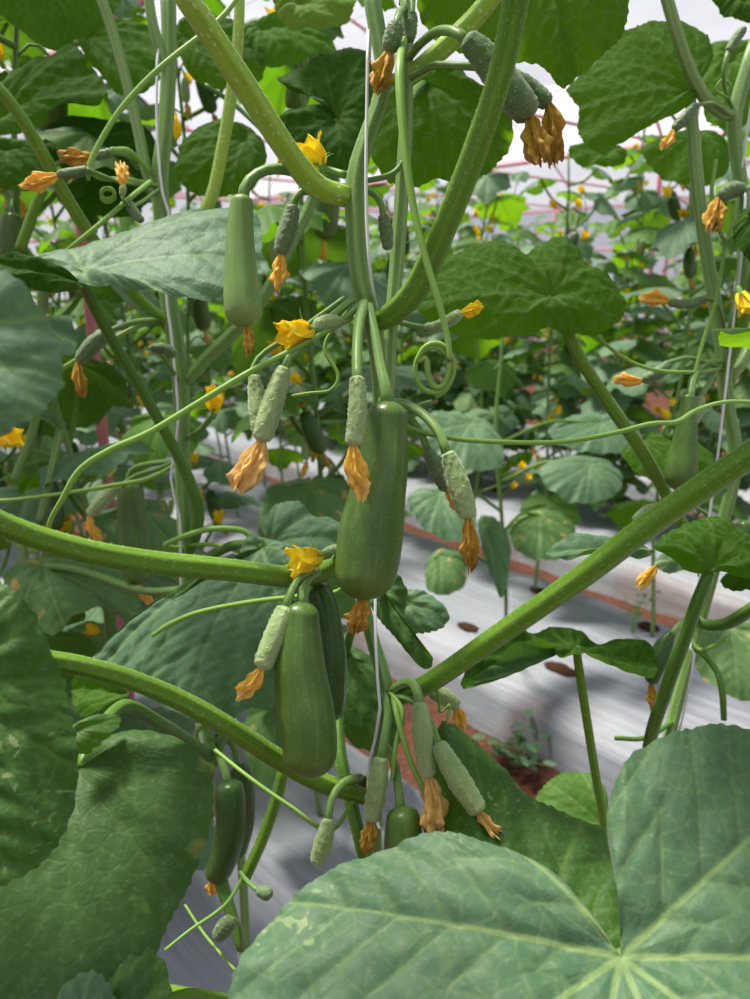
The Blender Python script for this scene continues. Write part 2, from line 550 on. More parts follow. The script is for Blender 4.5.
def blossom_geo(base, dirv, size, openness=0.5, seed=1, npet=5, nl=9, nw=7):
    """Five separate pointed petals joined at a short tube; openness 0 = closed bud, 1 = flat."""
    rnd = np.random.RandomState(seed)
    d = np.array(dirv, dtype=float)
    d /= np.linalg.norm(d)
    e = np.cross(d, [0.2, 0.5, 0.8])
    e /= np.linalg.norm(e)
    f = np.cross(d, e)
    V, F, uv, tf = [], [], [], []
    for k in range(npet):
        a = 2 * math.pi * k / npet + rnd.rand() * 0.25
        rad = np.cos(a) * e + np.sin(a) * f
        tan = -np.sin(a) * e + np.cos(a) * f
        o = openness * (0.8 + 0.4 * rnd.rand())
        b0 = len(V)
        cr = rnd.rand(3) * 6
        for i in range(nl):
            s = i / (nl - 1)
            ang = o * (0.35 + 1.25 * s)
            hh = size * (s * math.cos(ang * 0.8))
            rr = size * (0.10 + 0.75 * s * math.sin(min(ang, 1.5)))
            w = size * 0.36 * (math.sin(math.pi * min(0.97, 0.17 + 0.80 * s)) ** 0.8)
            for j in range(nw):
                x = (j / (nw - 1) - 0.5) * 2
                lift = (0.10 * x * x * (1 - s) + 0.05 * math.sin(6 * s + 3 * x + cr[0])) * size
                V.append(np.array(base) + d * (hh + lift * 0.7 + 0.04 * size * math.sin(9 * x + cr[1]) * s) + rad * (rr - 0.12 * size * x * x) + tan * x * w)
                uv.append((x + k * 3, s))
                tf.append(s)
        for i in range(nl - 1):
            for j in range(nw - 1):
                q = b0 + i * nw + j
                F.append((q, q + 1, q + nw + 1, q + nw))
    return np.array(V), F, uv, tf


def calyx_geo(base, dirv, size, seed=1):
    """Five narrow green sepals spreading from a little cup."""
    rnd = np.random.RandomState(seed)
    d = np.array(dirv, dtype=float)
    d /= np.linalg.norm(d)
    e = np.cross(d, [0.2, 0.5, 0.8])
    e /= np.linalg.norm(e)
    f = np.cross(d, e)
    V, F = [], []
    n = 10
    for i, (h, r) in enumerate([(-0.30, 0.03), (-0.22, 0.11), (0.0, 0.13), (0.18, 0.17)]):
        for j in range(n):
            a = 2 * math.pi * j / n
            V.append(np.array(base) + d * h * size + (np.cos(a) * e + np.sin(a) * f) * r * size)
    for i in range(3):
        for j in range(n):
            a, b = i * n + j, i * n + (j + 1) % n
            F.append((a, b, b + n, a + n))
    for k in range(5):
        a = 2 * math.pi * (k + 0.5) / 5 + rnd.rand() * 0.3
        rad = np.cos(a) * e + np.sin(a) * f
        tan = -np.sin(a) * e + np.cos(a) * f
        b0 = len(V)
        for i in range(6):
            s = i / 5
            c = np.array(base) + d * size * (0.12 + 0.30 * s - 0.25 * s * s) + rad * size * (0.14 + 0.50 * s)
            w = size * 0.055 * (1 - s * 0.9)
            V += [c - tan * w, c + d * w * 0.5, c + tan * w]
        for i in range(5):
            q = b0 + i * 3
            F += [(q, q + 1, q + 4, q + 3), (q + 1, q + 2, q + 5, q + 4)]
    V = np.array(V)
    return V, F


def blossom(parent, base, dirv, size, openness=0.5, seed=1, label=None, hi=True):
    V, F, uv, tf = blossom_geo(base, dirv, size, openness, seed, nl=9 if hi else 5, nw=7 if hi else 3)
    o = link('blossom', mesh_from('blossom', V, F, [MT['yellow']], uv, {'tipf': tf}), parent, label)
    V, F = calyx_geo(base, dirv, size, seed)
    link('calyx', mesh_from('calyx', V, F, [MT['stem_pale']], np.zeros((len(V), 2)), {'vein': np.zeros(len(V))}), o)
    return o


# ------------------------------------------------------------------ leaves
VEINS = [0.0, 0.62, -0.62, 1.28, -1.28, 1.98, -1.98, 2.62, -2.62]


def vein_field(x, y, R, w0, sp):
    """Strength of the vein pattern at leaf-plane points (tip along +y), plus distance to the main and side veins."""
    ang = np.arctan2(x, y)
    r = np.hypot(x, y)
    va = np.array(VEINS)
    dl = np.abs((ang[:, None] - va[None, :] + math.pi) % (2 * math.pi) - math.pi)
    dm = dl.min(axis=1)
    a, b = r * np.cos(np.minimum(dm, 1.5)), r * np.sin(np.minimum(dm, 1.5))
    w = 0.8 * w0 * (1 - 0.78 * np.clip(r / R, 0, 1))
    main = 1 - sm(w * 0.35, w, b)
    q = (a - b * 0.95 - 0.1 * b * b / R) / sp
    fr = np.abs(q - np.round(q)) * sp * 0.72
    w1 = w0 * 0.30
    sec = (1 - sm(w1 * 0.3, w1, fr)) * sm(0.02 * R, 0.10 * R, b + r * 0.15)
    return np.maximum(main, sec * 0.42), b, fr


def wavy(x, y, rnd, freq, n=5):
    s = 0
    for _ in range(n):
        k = rnd.randn(2) * freq
        s = s + np.sin(x * k[0] + y * k[1] + rnd.rand() * 6.28)
    return s / n


def leaf_geo(C, outline, face_dir, tip, nr=40, na=160, bulge=0.0, quilt=0.0012, tooth=0.0016, wave=0.004, seed=1, front='top', w0=0.0042, round_k=1.6):
    """Leaf blade spanning from its stalk point C to the closed outline (k x 3, real places).
    face_dir: direction the seen face looks; tip: direction of the midrib."""
    rnd = np.random.RandomState(seed)
    C = np.array(C)
    B = catmull(outline, na, closed=True)
    rel = B - C
    nrm = np.zeros(3)
    for i in range(na):
        nrm += np.cross(rel[i], rel[(i + 1) % na])
    nrm /= np.linalg.norm(nrm)
    flip = np.dot(nrm, face_dir) < 0
    if flip:
        B = B[::-1]
        rel = B - C
        nrm = -nrm
    ty = np.array(tip, dtype=float)
    ty -= nrm * np.dot(ty, nrm)
    ty /= np.linalg.norm(ty)
    tx = np.cross(ty, nrm)
    # teeth along the margin
    per = np.linalg.norm(np.diff(np.vstack([B, B[:1]]), axis=0), axis=1)
    s = np.cumsum(per)
    ph = (s / 0.0085 + 0.6 * np.sin(s * 90 + seed)) % 1.0
    saw = np.where(ph < 0.7, ph / 0.7, (1 - ph) / 0.3)
    rl = np.linalg.norm(rel, axis=1)
    R = np.percentile(rl, 90)
    k = np.clip(rl / (0.35 * R), 0, 1)
    rel = rel * (1 + (tooth * (saw - 0.4) * k / np.maximum(rl, 1e-4))[:, None])
    sgn = 1.0
    edge_w = wave * (np.sin(s * 2 * math.pi / 0.062 + seed) * 0.6 + np.sin(s * 2 * math.pi / 0.031 + 2 * seed) * 0.4)
    ts = np.linspace(0, 1, nr + 1)[1:] ** 0.92
    T, K = np.meshgrid(ts, np.arange(na), indexing='ij')
    rel3 = rel[K]
    Vv = C + rel3 * T[..., None]
    inpl = rel3 * T[..., None]
    x, y = inpl @ tx, inpl @ ty
    xf, yf = x.ravel(), y.ravel()
    vf, b, fr = vein_field(xf, yf, R, w0, max(0.016, R * 0.155))
    hb = bulge * 4 * T * (1 - T) ** 1.0 * k[K]
    hq = -quilt * (np.exp(-(b / 0.0045) ** 2) * 1.2 + 0.75 * np.exp(-(fr / 0.0032) ** 2)) * sm(0.0, 0.15, T.ravel())
    hn = quilt * 0.6 * wavy(xf, yf, rnd, 300) + wave * 0.5 * wavy(xf, yf, rnd, 45)
    h = (hq + hn).reshape(T.shape) * (1 if front == 'top' else -1) * sm(0, 0.1, T) + hb + edge_w[K] * T ** 3 * k[K]
    Vv = Vv + h[..., None] * nrm
    V = np.vstack([Vv.reshape(-1, 3), C[None]])
    uv = np.vstack([np.stack([xf, yf], axis=1), [[0, 0]]])
    vein = np.concatenate([vf, [1.0]])
    F = []
    for i in range(nr - 1):
        o0, o1 = i * na, (i + 1) * na
        for j in range(na):
            j2 = (j + 1) % na
            F.append((o0 + j, o1 + j, o1 + j2, o0 + j2))
    cidx = nr * na
    for j in range(na):
        F.append((cidx, j, (j + 1) % na))
    if front != 'top':
        F = [f[::-1] for f in F]
    return V, F, uv, vein


def leaf_px(C, outline, mat, parent, tip, front='top', name='leaf', label=None, **kw):
    """Leaf set out from surveyed margin points (x, y, distance). tip is a margin-like point the midrib runs to."""
    Cw = P(*C)
    O = [tuple(P(*q)) for q in outline]
    V, F, uv, vein = leaf_geo(tuple(Cw), O, tuple(EYE - Cw), tuple(P(*tip) - Cw), front=front, **kw)
    return link(name, mesh_from(name, V, F, [MT[mat]], uv, {'vein': vein}), parent, label)


SHAPE_A = [0, 18, 36, 52, 66, 84, 104, 124, 146, 163, 173, 180]
SHAPE_R = [1.0, .90, .80, .84, .88, .78, .76, .80, .74, .60, .38, .12]


def std_outline(size, droop=0.25, fold=0.1, cup=0.0, seed=1, n=44, asym=0.05):
    """Canonical cucumber leaf in its own frame: stalk point at 0, tip along +y, upper face +z."""
    rnd = np.random.RandomState(seed)
    out = []
    jit = 1 + (rnd.rand(2) - 0.5) * asym * 2
    for i in range(n):
        a = 2 * math.pi * i / n
        s = 1 if a <= math.pi else -1
        d = math.degrees(a if a <= math.pi else 2 * math.pi - a)
        r = np.interp(d, SHAPE_A, SHAPE_R) * (jit[0] if s > 0 else jit[1]) * (1 + (rnd.rand() - 0.5) * 0.05)
        x, y = s * math.sin(math.radians(d)) * r * 1.05, math.cos(math.radians(d)) * r
        z = -droop * (x * x + y * y) * (1.25 if y > 0 else 0.7) + fold * abs(x) + cup * math.sin(3 * a + seed)
        out.append((x * size, y * size, z * size))
    return out


def basis(nrm, tip):
    n = Vector(nrm).normalized()
    t = Vector(tip)
    t = (t - n * t.dot(n)).normalized()
    x = t.cross(n)
    return Matrix((x, t, n)).transposed()


def leaf_std(Cw, tip, nrm, size, mat, parent, seed=1, droop=0.25, fold=0.1, cup=0.03, nr=22, na=110, label=None, **kw):
    B = basis(nrm, tip)
    O = [tuple(Vector(Cw) + B @ Vector(q)) for q in std_outline(size, droop, fold, cup, seed)]
    n = B @ Vector((0, 0, 1))
    V, F, uv, vein = leaf_geo(tuple(Cw), O, tuple(n), tuple(B @ Vector((0, 1, 0))), nr=nr, na=na, bulge=size * droop * 0.10, seed=seed, **kw)
    return link('leaf', mesh_from('leaf', V, F, [MT[mat]], uv, {'vein': vein}), parent, label)


# ------------------------------------------------------------------ plant parts set out by survey
def cuke(parent, pts, mat, stalk=None, name='cucumber', label=None, wi=None, seed=1, cap0=0.6, cap1=0.9, baby=False, wm='wither', stalk_mat='stem', hairs=0, nlen=44, nseg=30, flare=0.5):
    """pts [(x, y, d, w)] from the stalk end to the blossom end; wi = (length_px, width_px[, end_x, end_y]) of the withered blossom."""
    c4 = px(pts)
    V, F, M, uv, tf, c, t = fruit_geo(c4, nlen, nseg, cap0, cap1, warts=1 if baby else 0, ribs=0.02 if baby else 0.012, seed=seed, hairs=hairs)
    o = link(name, mesh_from(name, V, F, [MT[mat]] + ([MT['hair']] if hairs else []), uv, {'tipf': tf}, fmat=M), parent, label)
    if stalk:
        tube('fruit_stalk', stalk, stalk_mat, o, nseg=12, ridges=5, amp=0.12, seed=seed)
    if wi:
        d = pts[-1][2]
        e = c[-1]
        if len(wi) >= 4:
            dirv = np.array(P(wi[2], wi[3], d)) - e
        else:
            dirv = t[-1] * 0.6 + np.array([0, 0, -0.5])
        b = e - t[-1] * 0.0015
        wither('withered_blossom', b, dirv, wi[0] * d / FPX, wi[1] * .88 * d / FPX, wm, o, seed, flare=flare)
    return o
_px0 = px


def px(pts):
    r = []
    for q in pts:
        if isinstance(q[0], Vector):
            r.append((q[0].x, q[0].y, q[0].z, q[1]))
        else:
            v = P(q[0], q[1], q[2])
            r.append((v.x, v.y, v.z, q[3] * 0.5 * q[2] / FPX))
    return np.array(r)


BED_TOP = 0.13


def ground_at(x, y, z):
    a = P(x, y, 1) - EYE
    return EYE + a * ((z - EYE.z) / a.z)

# ================================================================== the central plant
D = 0.50
base_main = Vector((0.005, 0.50, BED_TOP - 0.01))
mainp = thing('cucumber_plant', 'cucumber plant with the largest hanging fruits, tied to white twine in the middle', 'plant', base_main,
              'cucumber plants of the front row')
st = tube('stem', [(Vector((0.0, 0.50, 1.90)), 0.005), (368, -120, .50, 17), (372, -10, .50, 18), (377, 30, .50, 18), (384, 70, .50, 17), (379, 105, .50, 17), (366, 140, .50, 18), (356, 180, .50, 21),
                   (356, 230, .50, 21), (360, 280, .50, 20), (370, 315, .505, 19), (378, 360, .512, 17), (380, 420, .520, 16), (370, 520, .525, 15),
                   (362, 590, .52, 14), (374, 645, .51, 14), (386, 690, .505, 16), (380, 740, .505, 14), (375, 800, .505, 15), (372, 880, .505, 15), (Vector((0.0, 0.495, 0.80)), 0.006),
                   (base_main, 0.007)], 'stem', mainp, nlen=150, nseg=20, ridges=5, amp=0.20, hairs=900, seed=3)
tube('side_shoot', [(Vector((0.06, 0.50, 1.75)), 0.004), (412, -60, .52, 16), (408, 0, .52, 16), (406, 60, .52, 15), (406, 120, .52, 14), (402, 190, .522, 15), (397, 260, .524, 15),
                    (391, 330, .524, 14), (387, 400, .522, 13), (378, 450, .522, 11)], 'stem_pale', mainp, nlen=90, nseg=20, ridges=6, amp=0.28, hairs=450, seed=5)


def stalk_part(pts, mat, label=None, seed=1, hairs=500, parent=None, name='leaf_stalk', nseg=20):
    return tube(name, pts, mat, parent or mainp, label, nseg=nseg, ridges=6, amp=0.13, hairs=hairs, seed=seed, bumpy=0.012)


# leaf stalks that carry blades beyond the edges of the photo
s1 = stalk_part([(347, 197, .500, 22), (318, 187, .492, 24), (292, 158, .475, 24), (252, 97, .445, 25), (216, 42, .42, 25), (183, -8, .40, 25), (150, -62, .395, 25), (80, -180, .345, 23), (-55, -325, .27, 20)], 'petiole_w',
                'thick bristly pale dotted leaf stalk rising to the upper left', 11, 1400)
s2 = stalk_part([(374, 322, .500, 20), (392, 314, .492, 25), (418, 286, .475, 27), (447, 222, .45, 27), (476, 148, .43, 27), (500, 75, .415, 27), (515, 5, .405, 28), (523, -60, .39, 27), (520, -140, .37, 24)], 'petiole',
                'thick curved leaf stalk rising to the top', 12, 900)
s3 = stalk_part([(402, 80, .522, 16), (420, 68, .52, 18), (450, 42, .51, 20), (480, 12, .50, 20), (510, -30, .49, 20), (540, -60, .485, 16)], 'petiole_w', 'pale bristly leaf stalk behind the curved one', 13, 500)
s4 = stalk_part([(352, 548, .512, 18), (335, 562, .500, 23), (316, 574, .490, 22), (290, 577, .475, 22), (230, 570, .45, 23), (150, 562, .42, 24), (70, 547, .39, 24), (-10, 518, .36, 24), (-70, 470, .325, 24), (-62, 380, .285, 22)],
                'petiole', 'long arching leaf stalk crossing to the left edge', 14, 900)
s5 = stalk_part([(392, 700, .505, 16), (412, 692, .498, 20), (440, 676, .485, 21), (500, 634, .465, 22), (580, 578, .44, 24), (660, 517, .415, 26), (750, 455, .39, 28), (830, 400, .375, 28), (900, 350, .365, 24)], 'petiole',
                'long straight leaf stalk rising to the right edge', 15, 900)
s6 = stalk_part([(372, 800, .508, 14), (352, 792, .50, 18), (320, 782, .490, 20), (275, 757, .475, 20), (230, 728, .455, 20), (180, 700, .435, 20), (125, 678, .41, 20), (66, 663, .39, 20), (10, 660, .375, 20), (-38, 690, .362, 18)],
                'petiole', 'leaf stalk running down from the lower left leaf', 16, 800)

# blades of those stalks (beyond the frame, they shade the middle of the photo)
leaf_std(P(-60, -330, .27), (-1, 0, 0.1), (-0.1, -0.1, 1), .058, 'leaf', mainp, 21, droop=.35)
leaf_std(P(520, -142, .37), (0.3, -0.9, 0.0), (0.05, -0.1, 1), .095, 'leaf', mainp, 22, droop=.35)
leaf_std(P(905, 345, .365), (0.9, -0.2, 0.0), (0.2, 0.0, 1), .12, 'leaf', mainp, 23, droop=.35)

# big leaf over the bottom of the photo
L1 = [(618, 950, .338), (600, 944, .339), (588, 928, .344), (572, 900, .352), (556, 874, .36), (540, 862, .363), (510, 848, .368), (475, 838, .372), (430, 832, .376), (392, 846, .375), (345, 864, .372), (300, 890, .366),
      (266, 924, .356), (244, 955, .346), (228, 1000, .333), (226, 1060, .316), (262, 1110, .302), (330, 1150, .292), (430, 1190, .284), (540, 1215, .279), (640, 1215, .278), (720, 1190, .281),
      (800, 1130, .292), (850, 1050, .308), (872, 960, .33), (866, 870, .352), (840, 795, .372), (800, 750, .385), (755, 729, .392), (708, 726, .393), (664, 735, .39), (631, 755, .384),
      (613, 788, .375), (607, 820, .367), (613, 862, .357), (622, 905, .347), (626, 935, .341)]
lf = leaf_px((621, 957, .337), L1, 'leaf_big', mainp, (560, 1215, .28), label='broad leaf over the bottom edge of the photo', nr=120, na=420, bulge=0.010, quilt=0.0016, wave=0.003, seed=4, w0=0.0029)
tube('petiole', [(621, 957, .339, 18), (600, 1010, .37, 18), (520, 1060, .43, 17), (430, 1040, .48, 16), (376, 980, .503, 14)], 'petiole', lf, ridges=6, amp=.12)

# darker leaf under it
L1b = [(445, 722, .50), (470, 736, .50), (500, 766, .49), (528, 794, .482), (562, 812, .476), (604, 832, .47), (640, 862, .455), (662, 920, .43), (650, 985, .41), (600, 1030, .395), (530, 1030, .40),
       (470, 980, .425), (435, 905, .455), (424, 830, .48), (428, 760, .50)]
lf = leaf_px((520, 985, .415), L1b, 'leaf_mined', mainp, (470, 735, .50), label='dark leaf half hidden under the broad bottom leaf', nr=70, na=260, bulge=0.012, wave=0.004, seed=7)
tube('petiole', [(520, 985, .417, 14), (470, 1010, .45, 14), (420, 990, .48, 13), (378, 920, .503, 12)], 'petiole_d', lf, ridges=6, amp=.12)

# blurred blue-green leaf at the left edge, on stalk s4
L5 = [(-62, 258, .282), (-25, 262, .28), (5, 272, .28), (28, 290, .28), (46, 320, .278), (60, 350, .275), (61, 382, .272), (46, 410, .268), (20, 428, .265), (-20, 440, .262), (-80, 446, .262), (-150, 425, .266),
      (-200, 380, .272), (-200, 320, .278), (-165, 285, .282), (-120, 268, .284)]
leaf_px((-62, 365, .276), L5, 'leaf_blue', mainp, (60, 380, .272), label='blurred blue-green leaf close to the camera', nr=50, na=220, bulge=0.008, wave=0.003, seed=8)

# dark leaf at the left edge, on stalk s6
L2 = [(-60, 572, .37), (-20, 574, .37), (6, 586, .37), (28, 606, .368), (46, 636, .366), (60, 678, .364), (71, 716, .36), (79, 758, .356), (72, 800, .35), (62, 835, .345), (40, 864, .34), (4, 884, .336),
      (-40, 892, .333), (-100, 880, .333), (-160, 830, .338), (-190, 760, .346), (-180, 680, .356), (-140, 610, .365), (-95, 585, .37)]
leaf_px((-40, 690, .360), L2, 'leaf_mined', mainp, (10, 884, .336), label='dark green leaf cut by the left edge, pale wandering mines', nr=80, na=300, bulge=0.010, quilt=.0018, wave=0.004, seed=9)

L4 = [(52, 998, .385), (66, 978, .386), (84, 960, .388), (108, 946, .39), (132, 941, .39), (152, 950, .388), (166, 972, .384), (169, 1004, .378), (155, 1045, .37), (105, 1075, .362), (55, 1060, .365), (40, 1025, .375)]
leaf_px((80, 1050, .355), [(50, 1010, .362), (60, 990, .366), (74, 977, .368), (92, 971, .368), (106, 978, .366), (113, 996, .362), (112, 1030, .356), (95, 1070, .348), (62, 1060, .35), (48, 1035, .356)], 'leaf_blue', mainp, (92, 971, .368), nr=24, na=110, bulge=.006, wave=.003, seed=18)
lf = leaf_px((100, 1050, .366), L4, 'leaf_mined2', mainp, (130, 941, .39), label='small leaf with pale mines at the bottom edge', nr=40, na=160, bulge=0.008, wave=.003, seed=12)
tube('petiole', [(100, 1050, .368, 10), (180, 995, .42, 10), (260, 1000, .46, 10), (370, 960, .507, 10)], 'petiole', lf, ridges=6, amp=.12)

L8 = [(74, 724, .418), (86, 717, .42), (100, 714, .422), (114, 714, .424), (121, 722, .424), (110, 735, .42), (96, 747, .416), (84, 754, .412), (75, 748, .412), (66, 736, .414)]
leaf_px((72, 730, .416), L8, 'leaf', mainp, (121, 720, .424), nr=24, na=100, bulge=.004, seed=16)
# small folded dark leaf below the large fruit
Lf = [(384, 566, .60), (398, 574, .60), (407, 592, .595), (404, 612, .59), (412, 630, .585), (426, 648, .58), (433, 660, .578), (424, 669, .578), (410, 656, .58), (394, 636, .585), (378, 618, .59), (368, 598, .60), (370, 574, .605)]
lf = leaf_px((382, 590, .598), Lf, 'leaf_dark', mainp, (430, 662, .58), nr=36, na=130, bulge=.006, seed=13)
Lg = [(404, 592, .66), (420, 590, .66), (436, 598, .655), (449, 614, .65), (442, 628, .648), (424, 633, .648), (408, 630, .65), (398, 612, .655)]
leaf_px((404, 602, .655), Lg, 'leaf_blue', mainp, (448, 618, .65), nr=26, na=110, bulge=.005, seed=14)
Lh = [(336, 646, .60), (352, 646, .60), (372, 658, .60), (392, 684, .595), (404, 715, .59), (398, 745, .585), (376, 752, .585), (352, 744, .588), (336, 716, .592), (330, 680, .598)]
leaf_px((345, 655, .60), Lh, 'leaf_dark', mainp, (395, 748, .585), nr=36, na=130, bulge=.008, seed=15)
tube('leaf_stalk', [(345, 655, .602, 9), (352, 630, .57, 9), (366, 600, .528, 9)], 'petiole_d', mainp)
tube('leaf_stalk', [(382, 590, .60, 8), (374, 600, .56, 8), (364, 606, .525, 9)], 'petiole_d', mainp)
# second stem segment low down
tube('side_shoot', [(374, 905, .508, 11), (362, 850, .508, 14), (350, 800, .512, 15), (340, 755, .52, 14), (338, 715, .535, 12), (345, 690, .55, 10)], 'petiole_d', mainp, nseg=16, ridges=5, amp=.18, hairs=200)

# ---- fruits of the central plant
cuke(mainp, [(388, 401, .462, 40), (386, 433, .462, 44), (383, 467, .46, 50), (377, 500, .458, 58), (372, 530, .457, 64), (368, 560, .456, 64), (365, 584, .455, 58), (364, 600, .455, 50)], 'fruit', seed=2, cap0=.75, cap1=1.0,
     stalk=[(368, 306, .494, 11), (374, 330, .484, 11), (380, 365, .472, 12), (386, 390, .463, 13), (388, 406, .463, 14)],
     wi=(36, 26, 355, 634), wm='wither_b', label='large central cucumber', hairs=60, nlen=70, nseg=48)
cuke(mainp, [(303, 601, .455, 32), (299, 630, .455, 44), (299, 665, .453, 52), (304, 700, .452, 56), (309, 735, .451, 56), (310, 758, .451, 53), (310, 777, .451, 44)], 'fruit', seed=3, cap0=.7, cap1=1.0,
     stalk=[(318, 573, .480, 9), (308, 580, .468, 10), (303, 590, .457, 11), (303, 606, .456, 13)], label='large cucumber under the arching stalk', hairs=60, nlen=70, nseg=48)
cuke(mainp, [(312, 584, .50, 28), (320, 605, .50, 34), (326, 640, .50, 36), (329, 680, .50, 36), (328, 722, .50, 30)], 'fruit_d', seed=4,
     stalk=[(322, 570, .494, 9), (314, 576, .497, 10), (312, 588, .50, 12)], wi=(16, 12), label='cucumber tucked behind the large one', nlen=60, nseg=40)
cuke(mainp, [(243, 195, .47, 22), (241, 215, .47, 25), (240, 245, .47, 29), (241, 275, .469, 34), (243, 305, .468, 38), (246, 327, .468, 36)], 'fruit_l', seed=5, cap0=.7, cap1=1.0,
     stalk=[(345, 188, .498, 9), (318, 182, .494, 10), (296, 172, .485, 11), (272, 169, .477, 11), (253, 177, .472, 11), (244, 190, .470, 12), (243, 200, .47, 13)],
     wi=(28, 15, 256, 358), wm='wither_b', label='pale necked cucumber under the bristly stalk', hairs=100, nlen=60, nseg=40)
# young fruits
cuke(mainp, [(357, 376, .440, 14), (358, 396, .438, 17), (357, 420, .436, 19), (353, 446, .434, 15)], 'baby', baby=True, seed=6, cap1=.7,
     stalk=[(364, 304, .494, 12), (359, 325, .474, 11), (357, 350, .455, 11), (357, 380, .440, 11)], wi=(50, 28, 351, 500), wm='wither', hairs=250)
cuke(mainp, [(285, 366, .462, 12), (281, 378, .462, 17), (274, 400, .461, 21), (267, 422, .46, 22), (261, 442, .46, 18)], 'baby', baby=True, seed=7, cap1=.7,
     stalk=[(352, 300, .494, 8), (330, 318, .48, 8), (305, 345, .47, 8), (290, 356, .464, 9), (285, 368, .462, 10)], wi=(50, 36, 248, 496), wm='wither_p', hairs=250)
cuke(mainp, [(254, 374, .50, 10), (256, 392, .50, 16), (259, 414, .498, 19), (260, 436, .497, 14)], 'baby', baby=True, seed=8, cap1=.7,
     stalk=[(345, 298, .497, 6), (300, 330, .50, 6), (265, 352, .502, 6), (254, 366, .50, 7), (254, 378, .50, 8)], hairs=120)
cuke(mainp, [(287, 606, .452, 17), (281, 622, .450, 22), (272, 645, .447, 23), (261, 669, .445, 19)], 'baby', baby=True, seed=9, cap1=.8,
     stalk=[(316, 571, .478, 7), (300, 578, .462, 8), (291, 592, .454, 9), (286, 608, .452, 11)], wi=(36, 22, 244, 708), wm='wither', hairs=250)
cuke(mainp, [(427, 449, .50, 10), (432, 460, .50, 14), (440, 476, .50, 16), (448, 491, .50, 12)], 'baby_d', baby=True, seed=10,
     stalk=[(380, 408, .515, 8), (402, 412, .508, 8), (418, 428, .503, 8), (428, 450, .50, 8)], hairs=120, wi=(30, 14, 464, 528), wm='wither')
cuke(mainp, [(447, 451, .47, 13), (453, 468, .47, 19), (461, 492, .469, 22), (469, 519, .468, 17)], 'baby', baby=True, seed=11, cap1=.7,
     stalk=[(380, 402, .510, 10), (404, 404, .500, 10), (425, 416, .485, 10), (440, 434, .474, 10), (447, 454, .47, 11)], wi=(50, 22, 476, 574), wm='wither_b', hairs=250, flare=.25)
# cluster on the lower joint
cuke(mainp, [(420, 702, .468, 14), (421, 720, .467, 19), (424, 745, .466, 21), (428, 778, .465, 15)], 'baby', baby=True, seed=12, cap1=.7,
     stalk=[(390, 692, .500, 10), (404, 683, .492, 10), (415, 686, .480, 10), (420, 706, .469, 11)], wi=(54, 30, 446, 832), wm='wither_p', hairs=250, flare=.7)
cuke(mainp, [(438, 742, .462, 13), (447, 760, .460, 20), (461, 784, .457, 23), (480, 813, .454, 18)], 'baby', baby=True, seed=13, cap1=.7,
     stalk=[(390, 695, .500, 8), (412, 700, .488, 8), (428, 718, .474, 8), (438, 744, .463, 9)], wi=(38, 24, 496, 848), wm='wither_p', hairs=250)
cuke(mainp, [(381, 756, .478, 13), (379, 776, .477, 18), (375, 800, .476, 19), (371, 822, .475, 14)], 'baby', baby=True, seed=14, cap1=.7,
     stalk=[(384, 694, .498, 9), (388, 712, .490, 9), (385, 735, .482, 9), (381, 760, .478, 10)], wi=(30, 20, 366, 850), wm='wither_b', hairs=200)
cuke(mainp, [(401, 806, .475, 26), (403, 820, .474, 34), (404, 845, .472, 38), (405, 880, .47, 34)], 'fruit', seed=15,
     stalk=[(382, 740, .500, 9), (394, 762, .49, 9), (398, 785, .48, 9), (401, 812, .475, 10)], label='glossy young cucumber half hidden by the bottom leaf')
cuke(mainp, [(328, 818, .47, 10), (326, 832, .468, 16), (321, 850, .466, 18), (316, 866, .465, 12)], 'baby', baby=True, seed=16,
     stalk=[(360, 778, .50, 9), (344, 782, .485, 9), (332, 798, .475, 8), (328, 822, .47, 8)], hairs=100)
cuke(mainp, [(430, 690, .525, 12), (444, 697, .53, 17), (458, 706, .535, 13)], 'baby', baby=True, seed=17, stalk=[(392, 690, .505, 7), (412, 684, .515, 7), (432, 691, .525, 7)],
     wi=(24, 16, 464, 728), wm='wither')
# withered one at the top, fuzzy pair at the top right
cuke(mainp, [(396, 22, .48, 12), (394, 34, .48, 18), (389, 52, .48, 16)], 'baby_d', baby=True, seed=18, stalk=[(405, 8, .515, 8), (400, 12, .49, 8), (396, 26, .48, 8)], wi=(42, 26, 374, 92), wm='wither_b', hairs=150,
     label='withered hanging bud head near the top')
cuke(mainp, [(412, 12, .50, 9), (411, 26, .50, 12), (409, 42, .50, 10)], 'baby_d', baby=True, seed=19, hairs=60, stalk=[(407, -12, .518, 6), (412, 4, .505, 6), (412, 16, .50, 6)])
cuke(mainp, [(464, 38, .455, 20), (478, 50, .456, 26), (500, 78, .458, 32), (518, 101, .458, 32), (531, 118, .458, 24)], 'baby_d', baby=True, seed=20, cap1=.7,
     stalk=[(410, 56, .515, 9), (422, 42, .495, 9), (438, 31, .475, 10), (455, 32, .46, 11), (466, 41, .455, 12)], wi=(48, 32, 541, 166), wm='wither_b', hairs=300, label='grey fuzzy young cucumber behind the curved stalk')
cuke(mainp, [(500, 72, .48, 14), (515, 80, .48, 19), (532, 91, .48, 20), (550, 104, .478, 15)], 'baby_d', baby=True, seed=21, cap1=.7,
     stalk=[(410, 78, .518, 7), (432, 66, .50, 8), (460, 66, .485, 8), (485, 68, .48, 8), (502, 74, .48, 9)], wi=(52, 28, 566, 158), wm='wither_b', hairs=200)
cuke(mainp, [(293, 205, .51, 12), (290, 220, .51, 17), (285, 238, .51, 18), (280, 255, .51, 13)], 'baby_d', baby=True, seed=22,
     stalk=[(348, 200, .505, 6), (325, 195, .508, 7), (306, 190, .51, 8), (296, 198, .51, 8), (293, 209, .51, 8)], wi=(34, 20, 281, 292), wm='wither', hairs=150)
